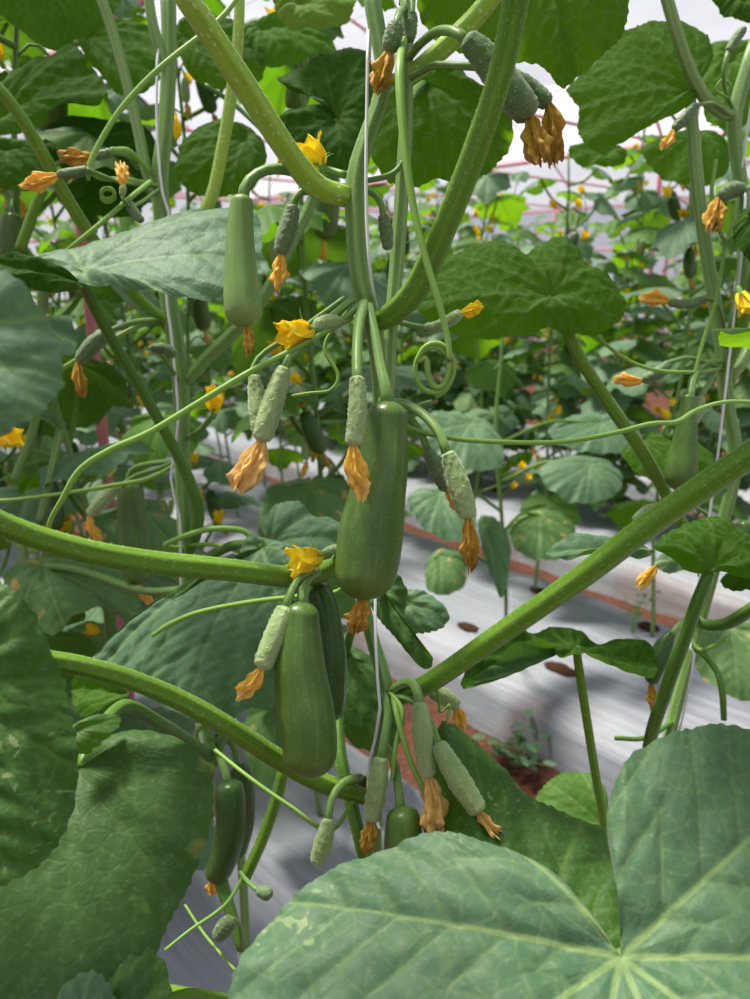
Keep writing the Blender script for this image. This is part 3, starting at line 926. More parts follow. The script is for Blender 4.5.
cuke(mainp, [(383, 214, .51, 9), (386, 230, .51, 13), (388, 250, .51, 10)], 'baby_d', baby=True, seed=23, stalk=[(360, 188, .505, 7), (374, 194, .51, 7), (381, 204, .51, 7), (383, 217, .51, 7)], hairs=60)
cuke(mainp, [(424, 328, .515, 8), (436, 327, .513, 11), (452, 319, .51, 12), (462, 312, .508, 9)], 'baby', baby=True, seed=24, stalk=[(385, 318, .51, 6), (405, 324, .515, 6), (426, 328, .515, 6)],
     wi=(20, 16, 484, 309), wm='yellow', hairs=60)
cuke(mainp, [(342, 322, .485, 8), (333, 322, .48, 14), (322, 324, .476, 15), (314, 327, .473, 10)], 'baby', baby=True, seed=25, stalk=[(358, 306, .494, 7), (350, 314, .488, 7), (341, 321, .485, 7)], hairs=60)
blossom(mainp, P(312, 330, .472), P(284, 332, .462) - P(312, 328, .472), .0235, .30, 31, 'fresh yellow blossom beside the stem')
blossom(mainp, P(322, 556, .47), P(290, 562, .462) - P(322, 556, .47), .023, .42, 32, 'small yellow blossom on the arching stalk')
cuke(mainp, [(337, 548, .497, 7), (330, 551, .485, 9), (322, 555, .475, 7)], 'baby', baby=True, seed=26)
blossom(mainp, P(322, 168, .51), P(305, 140, .505) - P(322, 168, .51), .022, .35, 33)
tube('flower_stalk', [(345, 175, .505, 8), (334, 172, .508, 8), (322, 168, .51, 7)], 'stem', mainp)
cuke(mainp, [(322, 168, .51, 7), (316, 163, .51, 10), (311, 155, .508, 8)], 'baby', baby=True, seed=27)

# tendrils
def tendril(parent, pts, mat='tendril', n=60, **kw):
    return tube('tendril', pts, mat, parent, nlen=n, nseg=8, **kw)


def coil(cx, cy, d, rx, ry, turns, w, ph=0.0, drift=(0, 0), k=10):
    out = []
    for i in range(int(turns * k) + 1):
        a = ph + 2 * math.pi * i / k
        out.append((cx + rx * math.cos(a) + drift[0] * i / k, cy + ry * math.sin(a) + drift[1] * i / k, d + 0.002 * math.sin(a) + 0.0012 * i / k, w))
    return out


tendril(mainp, [(404, 40, .500, 8), (400, 60, .465, 9), (400, 90, .455, 10), (405, 150, .45, 9), (414, 210, .448, 8), (426, 260, .446, 7), (438, 300, .445, 7), (447, 335, .445, 6), (450, 360, .445, 6)] +
        coil(438, 358, .446, 12, 30, .5, 6, 0.0, (0, 0)) + coil(436, 366, .447, 19, 24, 1.7, 5, 3.3, (-2, 4)), n=150)
tendril(mainp, [(352, 318, .49, 5), (325, 332, .475, 6), (298, 347, .465, 6), (250, 372, .46, 7), (200, 402, .455, 7), (150, 432, .45, 7), (110, 450, .45, 7), (80, 470, .452, 7), (62, 500, .455, 6), (50, 522, .46, 5), (48, 545, .465, 4)], n=120)
tendril(mainp, [(386, 410, .515, 5), (410, 428, .50, 5), (450, 438, .50, 5), (500, 442, .50, 5), (560, 442, .505, 5), (610, 434, .515, 5), (650, 424, .53, 5), (676, 422, .55, 5), (697, 410, .58, 5), (725, 402, .61, 4), (760, 402, .64, 4)], n=120)
tendril(mainp, [(350, 308, .497, 4), (325, 345, .49, 4), (338, 375, .487, 4), (330, 390, .486, 3), (310, 393, .487, 3), (292, 396, .49, 3)], n=60)
tendril(mainp, [(392, 692, .50, 6), (398, 720, .48, 6), (410, 760, .472, 6), (428, 800, .467, 6), (436, 830, .465, 5)], n=60)
tendril(mainp, [(405, 416, .51, 7), (418, 407, .505, 7), (432, 402, .503, 6)], 'stem', n=20)
tendril(mainp, [(388, 690, .50, 5), (402, 712, .485, 6), (396, 745, .48, 5), (392, 780, .478, 4)], n=40)
tendril(mainp, [(410, 690, .49, 4), (436, 690, .495, 4), (440, 712, .50, 3), (450, 705, .50, 3), (446, 725, .50, 3)], n=50)
tendril(mainp, [(352, 560, .51, 5), (340, 590, .53, 5), (300, 596, .55, 5), (250, 602, .57, 5), (200, 612, .585, 5), (170, 624, .59, 5), (152, 636, .59, 4)], n=80)
tendril(mainp, [(356, 796, .50, 5), (330, 830, .49, 5), (290, 806, .49, 4), (250, 778, .50, 4), (215, 750, .52, 4)], n=60)
tendril(mainp, [(354, 183, .50, 5), (390, 175, .51, 6), (404, 160, .512, 5), (408, 150, .514, 4)], 'stem', n=30)
# leaves of the central plant higher up
L17 = [(430, -60, .56), (500, -75, .56), (580, -60, .555), (626, -20, .55), (624, 30, .548), (602, 57, .548), (578, 76, .55), (562, 90, .55), (550, 76, .552), (536, 66, .555), (518, 60, .558), (490, 62, .56), (450, 50, .562),
       (418, 10, .562)]
leaf_px((540, -62, .556), L17, 'leaf', mainp, (562, 90, .55), front='under', nr=60, na=220, bulge=.012, seed=41, label='dark leaf over the top edge, seen from below', wave=.003)
L19 = [(372, 96, .60), (392, 76, .60), (420, 66, .60), (456, 70, .60), (488, 92, .60), (508, 116, .60), (512, 142, .60), (494, 168, .595), (470, 184, .59), (436, 180, .59), (410, 190, .59), (384, 176, .592), (366, 140, .597)]
lf = leaf_px((425, 84, .598), L19, 'leaf', mainp, (440, 186, .59), front='under', nr=50, na=200, bulge=.012, seed=42, label='dark leaf behind the stem, seen from below', wave=.004)
tube('petiole', [(425, 84, .60, 10), (415, 92, .57, 10), (407, 104, .525, 10)], 'petiole_d', lf)

# ================================================================== the neighbour to the left
base_l = Vector((-0.175, 0.79, BED_TOP - 0.01))
leftp = thing('cucumber_plant', 'cucumber plant behind the pale leaf, second in the front row, with one long dark fruit', 'plant', base_l, 'cucumber plants of the front row')
dl = .78
tube('stem', [(Vector((-0.19, 0.76, 1.95)), .005), (168, -90, dl, 15), (169, 0, dl, 15), (169, 65, dl, 16), (166, 125, dl, 16), (160, 180, dl, 18), (163, 225, dl, 18), (166, 280, dl, 18), (173, 325, dl, 18), (181, 380, dl, 18),
              (182, 440, dl, 17), (184, 500, dl, 16), (186, 560, dl, 15), (189, 620, dl, 14), (200, 700, dl, 14), (212, 800, dl, 14), (Vector((-0.17, 0.79, .5)), .006), (base_l, .007)],
     'stem', leftp, nlen=120, nseg=16, ridges=5, amp=.2, hairs=400)
L6 = [(28, 262, .640), (60, 254, .655), (95, 246, .665), (130, 235, .672), (165, 222, .678), (200, 211, .682), (232, 206, .682), (256, 214, .672), (262, 240, .65), (258, 270, .62), (240, 290, .602), (222, 295, .596),
      (198, 297, .590), (172, 295, .588), (146, 290, .588), (118, 285, .590), (92, 284, .595), (68, 281, .605), (46, 272, .62)]
lf = leaf_px((84, 272, .615), L6, 'leaf_blue', leftp, (258, 262, .63), nr=80, na=280, bulge=.010, quilt=.0007, wave=.003, seed=43, label='pale matt leaf seen almost edge on, lit from above')
tube('petiole', [(84, 274, .620, 10), (86, 290, .635, 12), (110, 336, .67, 12), (145, 396, .71, 12), (176, 452, .74, 12), (192, 488, .755, 13), (198, 512, .765, 14), (194, 538, .775, 14), (187, 552, .78, 12)], 'petiole_d', lf, ridges=6, amp=.14, nseg=16)
L6b = [(-40, 262, .60), (0, 256, .60), (28, 258, .605), (48, 268, .605), (72, 280, .605), (86, 290, .602), (70, 293, .595), (46, 294, .588), (20, 284, .583), (-5, 276, .58), (-40, 284, .58)]
leaf_px((84, 288, .604), L6b, 'leaf_dark', leftp, (-40, 272, .58), front='under', nr=30, na=130, bulge=.006, seed=44)
# dull green leaf in the bottom corner with brown spots
L3 = [(80, 762, .432), (96, 742, .434), (128, 730, .436), (165, 734, .438), (193, 748, .438), (209, 772, .436), (213, 806, .43), (205, 845, .42), (188, 886, .41), (168, 925, .40), (153, 962, .39), (138, 1000, .38),
      (100, 1050, .365), (30, 1075, .356), (-50, 1040, .36), (-105, 960, .375), (-120, 870, .395), (-95, 800, .415), (-40, 765, .43), (10, 752, .435), (50, 758, .434), (72, 772, .431)]
lf = leaf_px((80, 768, .431), L3, 'leaf_spot2', leftp, (60, 1070, .36), label='dull green leaf in the bottom corner with a few brown spots', nr=80, na=300, bulge=0.012, quilt=.0006, wave=0.003, seed=10)
tube('petiole', [(80, 768, .433, 13), (96, 735, .455, 14), (124, 706, .49, 14), (158, 722, .53, 14), (190, 742, .60, 13), (212, 758, .65, 12)], 'petiole_d', lf, ridges=6, amp=.12)
# big leaf behind the lower fruits
L7 = [(92, 662, .70), (108, 648, .70), (124, 638, .70), (150, 628, .695), (175, 618, .70), (197, 603, .71), (218, 586, .715), (236, 572, .72), (240, 550, .73), (250, 534, .73), (270, 538, .73), (300, 552, .72), (318, 590, .70),
      (318, 640, .68), (300, 680, .66), (272, 702, .645), (240, 714, .635), (218, 727, .63), (196, 722, .632), (168, 708, .64), (142, 694, .65), (118, 682, .665)]
lf = leaf_px((262, 548, .725), L7, 'leaf_blue', leftp, (100, 668, .69), nr=80, na=280, bulge=.022, quilt=.0022, wave=.006, seed=45, label='broad quilted leaf behind the two large fruits')
tube('petiole', [(262, 548, .727, 10), (235, 545, .75, 10), (205, 560, .77, 10), (188, 580, .78, 10)], 'petiole_d', lf)
L7b = [(72, 690, .66), (76, 676, .66), (95, 676, .655), (118, 684, .65), (130, 694, .65), (122, 706, .64), (100, 713, .635), (78, 714, .635)]
leaf_px((128, 694, .65), L7b, 'leaf_bright', leftp, (74, 704, .64), front='under', nr=24, na=100, bulge=.006, seed=46)
L9 = [(258, 532, .80), (266, 512, .81), (280, 502, .82), (296, 502, .82), (312, 512, .82), (330, 517, .82), (346, 530, .81), (350, 555, .79), (335, 575, .775), (305, 572, .775), (280, 560, .78)]
lf = leaf_px((270, 545, .785), L9, 'leaf_blue', leftp, (348, 540, .80), nr=40, na=160, bulge=.012, wave=.006, seed=47)
L10 = [(2, 575, .98), (16, 564, .99), (34, 557, 1.0), (58, 556, 1.0), (84, 560, 1.0), (106, 563, 1.0), (126, 572, .99), (136, 588, .98), (140, 606, .97), (134, 622, .96), (118, 612, .955), (100, 606, .95), (84, 612, .945),
       (66, 622, .94), (54, 634, .935), (42, 630, .94), (32, 616, .95), (14, 600, .96)]
lf = leaf_px((44, 566, .99), L10, 'leaf_spot', leftp, (138, 615, .96), nr=50, na=200, bulge=.012, wave=.006, seed=48, label='drooping leaf with tan spots')
tube('petiole', [(44, 566, .992, 8), (80, 570, .96, 8), (140, 590, .86, 8), (186, 590, .78, 9)], 'stem', lf)

TL = [  # (centre, outline, material, tip)
    ((40, -30, 0.880), [(-40, -20, 0.860), (-10, -55, 0.880), (60, -60, 0.890), (112, -30, 0.890), (121, 2, 0.885), (112, 16, 0.880), (94, 30, 0.875), (72, 44, 0.870), (50, 48, 0.868), (26, 36, 0.865), (2, 16, 0.860), (-30, 8, 0.860)], 'leaf_bright', (80, 42, 0.870)),
    ((4, 120, 0.780), [(4, 78, 0.790), (20, 67, 0.790), (40, 57, 0.790), (58, 49, 0.792), (71, 43, 0.794), (82, 53, 0.792), (95, 70, 0.790), (106, 88, 0.785), (105, 102, 0.780), (96, 106, 0.775), (78, 100, 0.772), (60, 106, 0.770), (42, 124, 0.765), (20, 134, 0.763), (-10, 134, 0.765), (-14, 100, 0.775)], 'leaf', (104, 96, 0.780)),
    ((86, 36, .93), [(76, 26, .93), (100, 18, .93), (130, 20, .93), (156, 34, .92), (162, 58, .91), (156, 82, .90), (138, 96, .90), (116, 92, .90), (102, 76, .91), (84, 54, .92)], 'leaf_bright', (150, 90, .90)),
    ((192, 40, .95), [(176, 26, .95), (204, 14, .95), (236, 22, .95), (262, 46, .94), (264, 74, .93), (240, 90, .93), (208, 86, .93), (186, 70, .94)], 'leaf', (262, 72, .93)),
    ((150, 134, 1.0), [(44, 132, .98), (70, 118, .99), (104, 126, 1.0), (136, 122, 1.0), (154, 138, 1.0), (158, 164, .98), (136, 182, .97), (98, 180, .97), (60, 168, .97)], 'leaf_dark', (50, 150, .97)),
    ((246, 140, .90), [(184, 138, .90), (212, 122, .91), (246, 126, .91), (266, 150, .90), (258, 184, .88), (232, 196, .88), (204, 196, .88), (176, 178, .88)], 'leaf', (186, 184, .88)),
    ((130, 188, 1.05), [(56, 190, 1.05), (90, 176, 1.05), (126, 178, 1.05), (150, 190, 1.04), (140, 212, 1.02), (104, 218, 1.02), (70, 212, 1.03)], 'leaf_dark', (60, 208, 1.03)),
    ((10, 150, .95), [(-30, 150, .95), (0, 138, .95), (30, 146, .95), (52, 164, .94), (44, 186, .93), (14, 192, .93), (-20, 184, .93)], 'leaf', (48, 180, .93)),
    ((300, 8, .80), [(276, -14, .80), (314, -24, .80), (354, -14, .80), (353, 12, .79), (338, 26, .785), (312, 31, .785), (290, 28, .785), (276, 12, .79)], 'leaf_mosaic', (330, 30, .785)),
    ((262, 30, .95), [(244, 26, .95), (276, 14, .95), (304, 22, .95), (338, 50, .94), (312, 58, .93), (284, 66, .93), (262, 66, .93), (246, 48, .94)], 'leaf_bright', (334, 54, .94)),
]
for i, (c, o, m, t) in enumerate(TL):
    leaf_px(c, o, m, leftp, t, front='under', nr=36, na=150, bulge=.010, seed=60 + i, wave=.004)
L20 = [(277, 78, .80), (300, 68, .80), (324, 54, .80), (346, 48, .80), (366, 54, .80), (376, 80, .79), (374, 116, .785), (366, 144, .78), (348, 170, .775), (322, 172, .775), (296, 158, .78), (280, 130, .785), (284, 114, .787), (312, 106, .79), (330, 116, .79), (318, 100, .792), (292, 92, .797)]
lf = leaf_px((337, 120, .79), L20, 'leaf_dark', leftp, (366, 56, .80), front='under', nr=40, na=190, bulge=.010, seed=75, wave=.003)
tube('petiole', [(337, 121, .792, 9), (328, 150, .79, 10), (312, 200, .79, 11), (288, 250, .785, 12), (262, 300, .782, 12), (238, 328, .78, 13), (205, 360, .78, 13), (186, 382, .78, 12)], 'stem', lf, ridges=6, amp=.14)
for pts, m in [
    ([(98, -10, .74, 11), (112, 30, .75, 11), (126, 80, .76, 11), (138, 130, .77, 11), (147, 172, .778, 12), (158, 196, .78, 12)], 'stem_pale'),
    ([(146, -20, .76, 11), (152, 20, .765, 11), (160, 50, .775, 12), (168, 72, .78, 12)], 'stem_pale'),
    ([(240, -10, .74, 10), (238, 40, .745, 12), (232, 90, .755, 13), (222, 150, .765, 13), (208, 205, .772, 13), (176, 250, .78, 12)], 'petiole_w'),
    ([(-12, 78, .66, 12), (10, 102, .67, 12), (36, 142, .69, 13), (62, 190, .715, 13), (96, 244, .74, 13), (140, 300, .77, 12), (172, 324, .78, 10)], 'petiole'),
    ([(205, 85, .93, 5), (235, 105, .93, 5), (262, 130, .92, 5)], 'petiole_d'),
    ([(20, 250, .92, 11), (36, 205, .92, 10), (44, 190, .92, 9)], 'petiole'),
    ([(15, 480, .98, 9), (30, 440, .98, 9), (40, 400, .98, 9)], 'stem'),
    ([(40, 520, .98, 8), (52, 470, .98, 8), (60, 430, 1.0, 8)], 'stem'),
    ([(236, 706, .64, 11), (222, 740, .65, 11), (208, 782, .66, 10), (203, 820, .68, 10)], 'stem'),
    ([(284, 768, .60, 12), (276, 800, .60, 12), (262, 840, .60, 12), (244, 880, .60, 12)], 'petiole'),
    ([(220, 878, .62, 14), (230, 910, .61, 12), (242, 950, .60, 10)], 'petiole_d'),
    ([(165, 990, .50, 12), (200, 996, .48, 12), (240, 1004, .46, 12)], 'petiole'),
]:
    tube('leaf_stalk', pts, m, leftp, nseg=14, ridges=6, amp=.13, hairs=80)
cuke(leftp, [(130, 482, .88, 20), (130, 496, .88, 25), (132, 520, .88, 27), (135, 560, .88, 27), (138, 584, .88, 20)], 'fruit', seed=51, stalk=[(184, 462, .78, 6), (165, 462, .82, 6), (140, 466, .87, 6), (130, 474, .88, 7), (130, 486, .88, 8)],
     wi=(24, 13, 146, 606), wm='wither', label='long dark fruit of this plant')
cuke(leftp, [(122, 486, .84, 8), (112, 492, .84, 12), (100, 504, .84, 13), (88, 515, .84, 9)], 'baby', baby=True, seed=52, stalk=[(184, 458, .78, 5), (160, 468, .82, 5), (136, 476, .84, 5), (121, 487, .84, 6)], wi=(28, 13, 90, 552), wm='wither')
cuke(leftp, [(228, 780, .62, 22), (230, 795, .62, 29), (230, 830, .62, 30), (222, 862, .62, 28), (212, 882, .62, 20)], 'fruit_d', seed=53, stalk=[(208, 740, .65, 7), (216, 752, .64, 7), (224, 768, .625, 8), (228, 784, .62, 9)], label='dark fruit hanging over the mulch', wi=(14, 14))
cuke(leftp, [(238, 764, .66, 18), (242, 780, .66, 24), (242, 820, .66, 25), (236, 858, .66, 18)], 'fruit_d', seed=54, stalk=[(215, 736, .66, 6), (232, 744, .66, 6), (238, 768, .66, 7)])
cuke(leftp, [(232, 918, .56, 12), (224, 928, .56, 17), (216, 940, .56, 12)], 'baby_d', baby=True, seed=55, stalk=[(242, 950, .60, 5), (240, 925, .58, 5), (232, 919, .56, 5)])
cuke(leftp, [(256, 890, .57, 8), (266, 893, .57, 14), (273, 895, .57, 10)], 'baby_d', seed=56, stalk=[(240, 872, .59, 4), (248, 882, .58, 5), (257, 890, .57, 5)])
cuke(leftp, [(112, 152, .70, 8), (102, 155, .70, 9), (94, 157, .70, 7)], 'baby_d', baby=True, seed=57, stalk=[(138, 168, .77, 5), (128, 156, .74, 5), (111, 152, .70, 5)], wi=(32, 20, 60, 164), wm='wither_b')
cuke(leftp, [(88, 170, .66, 8), (72, 173, .66, 10), (57, 175, .66, 8)], 'baby_d', baby=True, seed=58, stalk=[(150, 186, .77, 4), (120, 182, .72, 4), (88, 170, .66, 5)], wi=(36, 20, 22, 190), wm='wither')
cuke(leftp, [(122, 196, .69, 5), (123, 190, .69, 7), (123, 185, .69, 6)], 'baby', seed=59, wi=(24, 16, 122, 160), wm='wither', stalk=[(158, 190, .77, 4), (138, 204, .72, 4), (126, 204, .69, 4), (122, 195, .69, 4)])
cuke(leftp, [(128, 200, .70, 7), (134, 212, .70, 10), (143, 222, .70, 7)], 'baby_d', seed=60)
cuke(leftp, [(110, 330, .74, 9), (100, 338, .74, 15), (88, 350, .74, 16), (78, 362, .74, 10)], 'baby_d', baby=True, seed=61, stalk=[(160, 320, .78, 6), (135, 322, .75, 6), (109, 331, .74, 6)], wi=(32, 16, 74, 398), wm='wither_b')
cuke(leftp, [(150, 348, .72, 8), (165, 349, .72, 11), (176, 356, .72, 8)], 'baby_d', baby=True, seed=62, stalk=[(178, 380, .775, 5), (160, 352, .73, 5), (149, 348, .72, 5)])
blossom(leftp, P(214, 412, .74), Vector((.1, -.2, 1)), .026, .22, 63)
blossom(leftp, P(174, 140, .84), Vector((0, -.1, 1)), .026, .15, 64)
blossom(leftp, P(0, 442, .60), Vector((.6, -.2, .3)), .02, .4, 65)
tube('flower_stalk', [(182, 440, .78, 6), (200, 430, .765, 6), (213, 415, .742, 6)], 'stem', leftp)
for pts in [
    [(240, -5, .70, 5), (215, 24, .69, 6), (160, 68, .68, 6), (125, 104, .675, 6), (104, 135, .672, 6), (90, 164, .67, 6), (88, 180, .67, 4)],
    [(60, 256, .68, 4), (100, 224, .69, 5), (130, 198, .70, 5), (150, 182, .74, 5)],
    [(158, 186, .775, 5), (130, 180, .74, 5), (100, 178, .70, 5), (88, 168, .69, 5)],
    [(150, 172, .77, 5), (130, 152, .74, 6), (112, 150, .70, 6)],
    [(60, 370, .75, 5), (90, 352, .75, 5), (130, 330, .76, 5), (156, 320, .775, 6)],
    [(184, 460, .775, 5), (150, 478, .80, 5), (110, 486, .82, 5), (60, 494, .83, 4), (10, 500, .83, 4), (-10, 500, .83, 4)],
    [(186, 548, .775, 5), (165, 545, .76, 5), (205, 530, .75, 6), (240, 530, .75, 6), (252, 538, .75, 6)],
    [(186, 545, .775, 4), (215, 545, .76, 4), (240, 552, .75, 4)],
    [(120, 640, .70, 5), (132, 628, .72, 6), (150, 626, .74, 6), (175, 622, .76, 6)],
    [(244, 875, .60, 4), (225, 905, .58, 4), (190, 930, .56, 3), (165, 950, .55, 3)],
    [(185, 905, .60, 3), (205, 935, .58, 3), (235, 970, .55, 3)],
    [(215, 745, .65, 5), (204, 728, .65, 5), (196, 738, .65, 5), (215, 772, .64, 5)],
]:
    tendril(leftp, pts, n=50)
tendril(leftp, coil(108, 192, .69, 7, 6, 2.5, 3, 0, (0, 2)), n=50)

# ================================================================== the neighbour to the right
base_r = Vector((0.33, 0.80, BED_TOP - 0.01))
rightp = thing('cucumber_plant', 'cucumber plant near the right edge with one small hanging fruit behind the straight leaf stalk', 'plant', base_r, 'cucumber plants of the front row')
dr = .76
tube('stem', [(Vector((0.40, 0.74, 1.9)), .005), (775, -20, dr, 16), (752, 52, dr, 16), (735, 112, dr, 15), (736, 150, dr, 14), (741, 186, dr, 14), (745, 230, dr, 15), (743, 290, dr, 16), (731, 340, dr, 15), (724, 372, dr, 15),
              (728, 410, dr, 14), (735, 446, dr, 14), (732, 485, dr, 14), (722, 525, dr, 13), (712, 575, dr, 13), (696, 632, dr, 13), (673, 718, dr, 13), (655, 790, dr, 13), (Vector((0.31, 0.80, .5)), .006), (base_r, .007)],
     'stem', rightp, nlen=130, nseg=16, ridges=5, amp=.2, hairs=400)
L16 = [(410, 300, .68), (430, 276, .69), (452, 254, .70), (476, 244, .70), (500, 242, .70), (516, 250, .70), (524, 256, .698), (536, 246, .70), (552, 240, .70), (568, 240, .70), (580, 248, .698), (584, 262, .694), (604, 276, .69),
       (620, 290, .685), (626, 306, .68), (618, 324, .675), (600, 333, .67), (576, 335, .668), (548, 330, .666), (515, 337, .665), (480, 341, .665), (450, 330, .667), (424, 318, .672)]
lf = leaf_px((551, 297, .672), L16, 'leaf', rightp, (430, 310, .67), front='under', nr=60, na=240, bulge=.012, seed=81, label='broad leaf seen from below, its stalk meeting the middle', wave=.004)
tube('petiole', [(551, 297, .674, 9), (562, 320, .68, 11), (580, 358, .69, 12), (610, 405, .71, 13), (640, 448, .73, 13), (664, 490, .745, 12), (690, 540, .755, 11), (705, 580, .76, 10)], 'petiole', lf, ridges=6, amp=.14, nseg=16, hairs=200)
L18 = [(566, 92, .74), (582, 74, .75), (600, 57, .755), (616, 38, .76), (634, 27, .76), (652, 21, .762), (672, 22, .76), (692, 26, .76), (708, 38, .755), (712, 58, .75), (704, 76, .745), (697, 88, .74), (694, 102, .735), (678, 112, .73),
       (660, 122, .725), (638, 134, .722), (610, 147, .72), (592, 151, .72), (582, 142, .722), (578, 124, .728), (578, 108, .733)]
lf = leaf_px((690, 92, .741), L18, 'leaf', rightp, (574, 112, .73), front='under', nr=60, na=240, bulge=.010, seed=82, label='leaf against the light with fine parallel veins', wave=.003)
tube('petiole', [(690, 93, .742, 10), (693, 130, .745, 12), (698, 190, .75, 13), (706, 250, .755, 13), (716, 310, .76, 13), (724, 365, .76, 12)], 'stem_pale', lf, ridges=6, amp=.14, nseg=16, hairs=150)
L13 = [(464, 690, .60), (463, 676, .605), (478, 656, .62), (500, 643, .64), (522, 634, .655), (545, 629, .665), (562, 628, .67), (580, 634, .67), (600, 641, .672), (622, 638, .675), (640, 642, .675), (654, 650, .672), (659, 664, .665),
       (653, 677, .655), (640, 672, .65), (624, 666, .645), (606, 660, .64), (590, 655, .637), (574, 658, .632), (560, 658, .63), (554, 646, .635), (540, 640, .635), (520, 644, .63), (500, 656, .62), (482, 672, .61)]
lf = leaf_px((576, 646, .652), L13, 'leaf_dark', rightp, (464, 684, .60), front='under', nr=40, na=240, bulge=-.006, seed=83, label='wavy folded leaf on a thin upright stalk', wave=.005)
tube('petiole', [(576, 647, .653, 8), (580, 675, .66, 9), (590, 740, .675, 9), (600, 800, .69, 9), (612, 860, .70, 9), (640, 930, .73, 9), (650, 980, .76, 8)], 'petiole', lf, ridges=6, amp=.14)
L13c = [(464, 690, .600), (470, 668, .612), (490, 650, .630), (520, 636, .655), (548, 630, .668), (565, 634, .665), (558, 650, .640), (530, 640, .64), (500, 652, .625), (480, 672, .61)]
L14 = [(654, 549, .60), (664, 536, .61), (680, 526, .615), (700, 520, .62), (722, 519, .622), (740, 526, .62), (756, 540, .615), (775, 556, .605), (770, 574, .595), (745, 578, .588), (724, 572, .588), (708, 574, .588), (692, 572, .588), (674, 560, .592)]
lf = leaf_px((709, 571, .592), L14, 'leaf', rightp, (656, 548, .60), front='under', nr=40, na=180, bulge=.012, seed=84, label='leaf like a hood on a thick stalk, seen from below')
tube('petiole', [(709, 572, .594, 11), (698, 600, .60, 13), (684, 640, .615, 14), (666, 690, .64, 14), (650, 742, .67, 13), (645, 800, .71, 12), (642, 880, .74, 11)], 'petiole_d', lf, ridges=6, amp=.14, nseg=16, hairs=150)
L14b = [(546, 553, .63), (560, 541, .635), (580, 535, .64), (602, 535, .64), (622, 541, .635), (640, 545, .63), (655, 550, .625), (640, 556, .622), (615, 552, .622), (590, 552, .622), (568, 557, .622)]
leaf_px((654, 550, .626), L14b, 'leaf_blue', rightp, (546, 552, .63), nr=26, na=130, bulge=.004, seed=85)
L14c = [(722, 578, .62), (742, 570, .62), (765, 575, .62), (770, 590, .61), (748, 592, .608), (730, 588, .61)]
leaf_px((742, 572, .618), L14c, 'leaf_dark', rightp, (745, 592, .608), front='under', nr=20, na=90, bulge=.004, seed=86)
L15 = [(684, 640, 1.10), (700, 626, 1.12), (725, 620, 1.12), (755, 624, 1.12), (775, 650, 1.10), (772, 690, 1.06), (745, 700, 1.05), (720, 690, 1.055), (700, 672, 1.07)]
lf = leaf_px((730, 628, 1.115), L15, 'leaf_spot', rightp, (735, 698, 1.05), nr=36, na=150, bulge=.012, seed=87, label='mottled leaf lying low over the mulch')
L15b = [(536, 802, .90), (546, 784, .91), (562, 774, .915), (580, 771, .915), (597, 778, .91), (608, 800, .90), (606, 830, .88), (584, 826, .88), (558, 818, .885)]
lf = leaf_px((604, 826, .882), L15b, 'leaf_bright', rightp, (548, 784, .91), nr=36, na=150, bulge=.010, seed=88, label='low yellow-green leaf above the red soil')
TR = [
    ((740, 5, .80), [(712, -6, .80), (716, 6, .80), (728, 17, .79), (748, 26, .785), (780, 24, .785), (780, -20, .80), (740, -30, .81)], 'leaf_dark', (748, 25, .785), 'under'),
    ((730, 60, .95), [(704, 62, .95), (712, 44, .96), (732, 40, .96), (762, 48, .96), (770, 90, .94), (750, 120, .93), (728, 132, .92), (708, 120, .93), (700, 92, .94)], 'leaf_bright', (715, 120, .93), 'under'),
    ((748, 222, .70), [(734, 226, .70), (744, 210, .71), (765, 206, .71), (775, 236, .70), (760, 262, .69), (742, 258, .69), (736, 242, .695)], 'leaf_dark', (744, 258, .69), 'under'),
    ((640, 440, 1.0), [(622, 452, 1.0), (636, 440, 1.01), (660, 436, 1.02), (690, 440, 1.02), (712, 452, 1.0), (710, 470, .98), (685, 480, .97), (655, 480, .97), (632, 470, .98)], 'leaf', (710, 468, .98), 'under'),
    ((700, 132, 1.05), [(640, 150, 1.04), (672, 140, 1.06), (706, 140, 1.06), (730, 152, 1.05), (722, 178, 1.03), (690, 186, 1.02), (660, 176, 1.03)], 'leaf', (650, 168, 1.03), 'under'),
    ((605, 158, 1.1), [(570, 148, 1.1), (596, 144, 1.11), (624, 150, 1.1), (622, 164, 1.08), (598, 168, 1.08), (574, 162, 1.09)], 'leaf', (574, 160, 1.09), 'under'),
    ((705, 525, 1.1), [(655, 560, 1.08), (676, 548, 1.1), (700, 548, 1.1), (700, 566, 1.08), (676, 572, 1.07), (660, 570, 1.07)], 'leaf_blue', (660, 566, 1.07), 'top'),
]
for i, (c, o, m, t, fr) in enumerate(TR):
    leaf_px(c, o, m, rightp, t, front=fr, nr=32, na=140, bulge=.010, seed=90 + i, wave=.004)
for pts, m in [
    ([(664, -12, .70, 13), (676, 30, .71, 13), (688, 66, .725, 13), (702, 94, .74, 13), (718, 110, .752, 13), (735, 116, .76, 12)], 'stem_pale'),
    ([(770, 240, .70, 14), (758, 270, .715, 14), (746, 310, .73, 14), (734, 348, .748, 13), (724, 374, .76, 12)], 'petiole'),
    ([(775, 592, .68, 13), (750, 610, .70, 13), (728, 623, .73, 13), (708, 625, .75, 12), (698, 618, .76, 11)], 'petiole_d'),
    ([(758, 300, .80, 12), (748, 350, .78, 12), (730, 380, .765, 11)], 'stem'),
    ([(690, 640, .76, 7), (715, 668, .74, 7), (722, 690, .73, 7), (724, 720, .73, 6)], 'petiole_d'),
    ([(615, 738, .74, 5), (645, 738, .74, 5), (672, 722, .755, 5)], 'petiole_d'),
    ([(724, 490, .76, 9), (730, 460, .78, 9), (735, 420, .80, 8)], 'petiole'),
]:
    tube('leaf_stalk', pts, m, rightp, nseg=14, ridges=6, amp=.13, hairs=80)
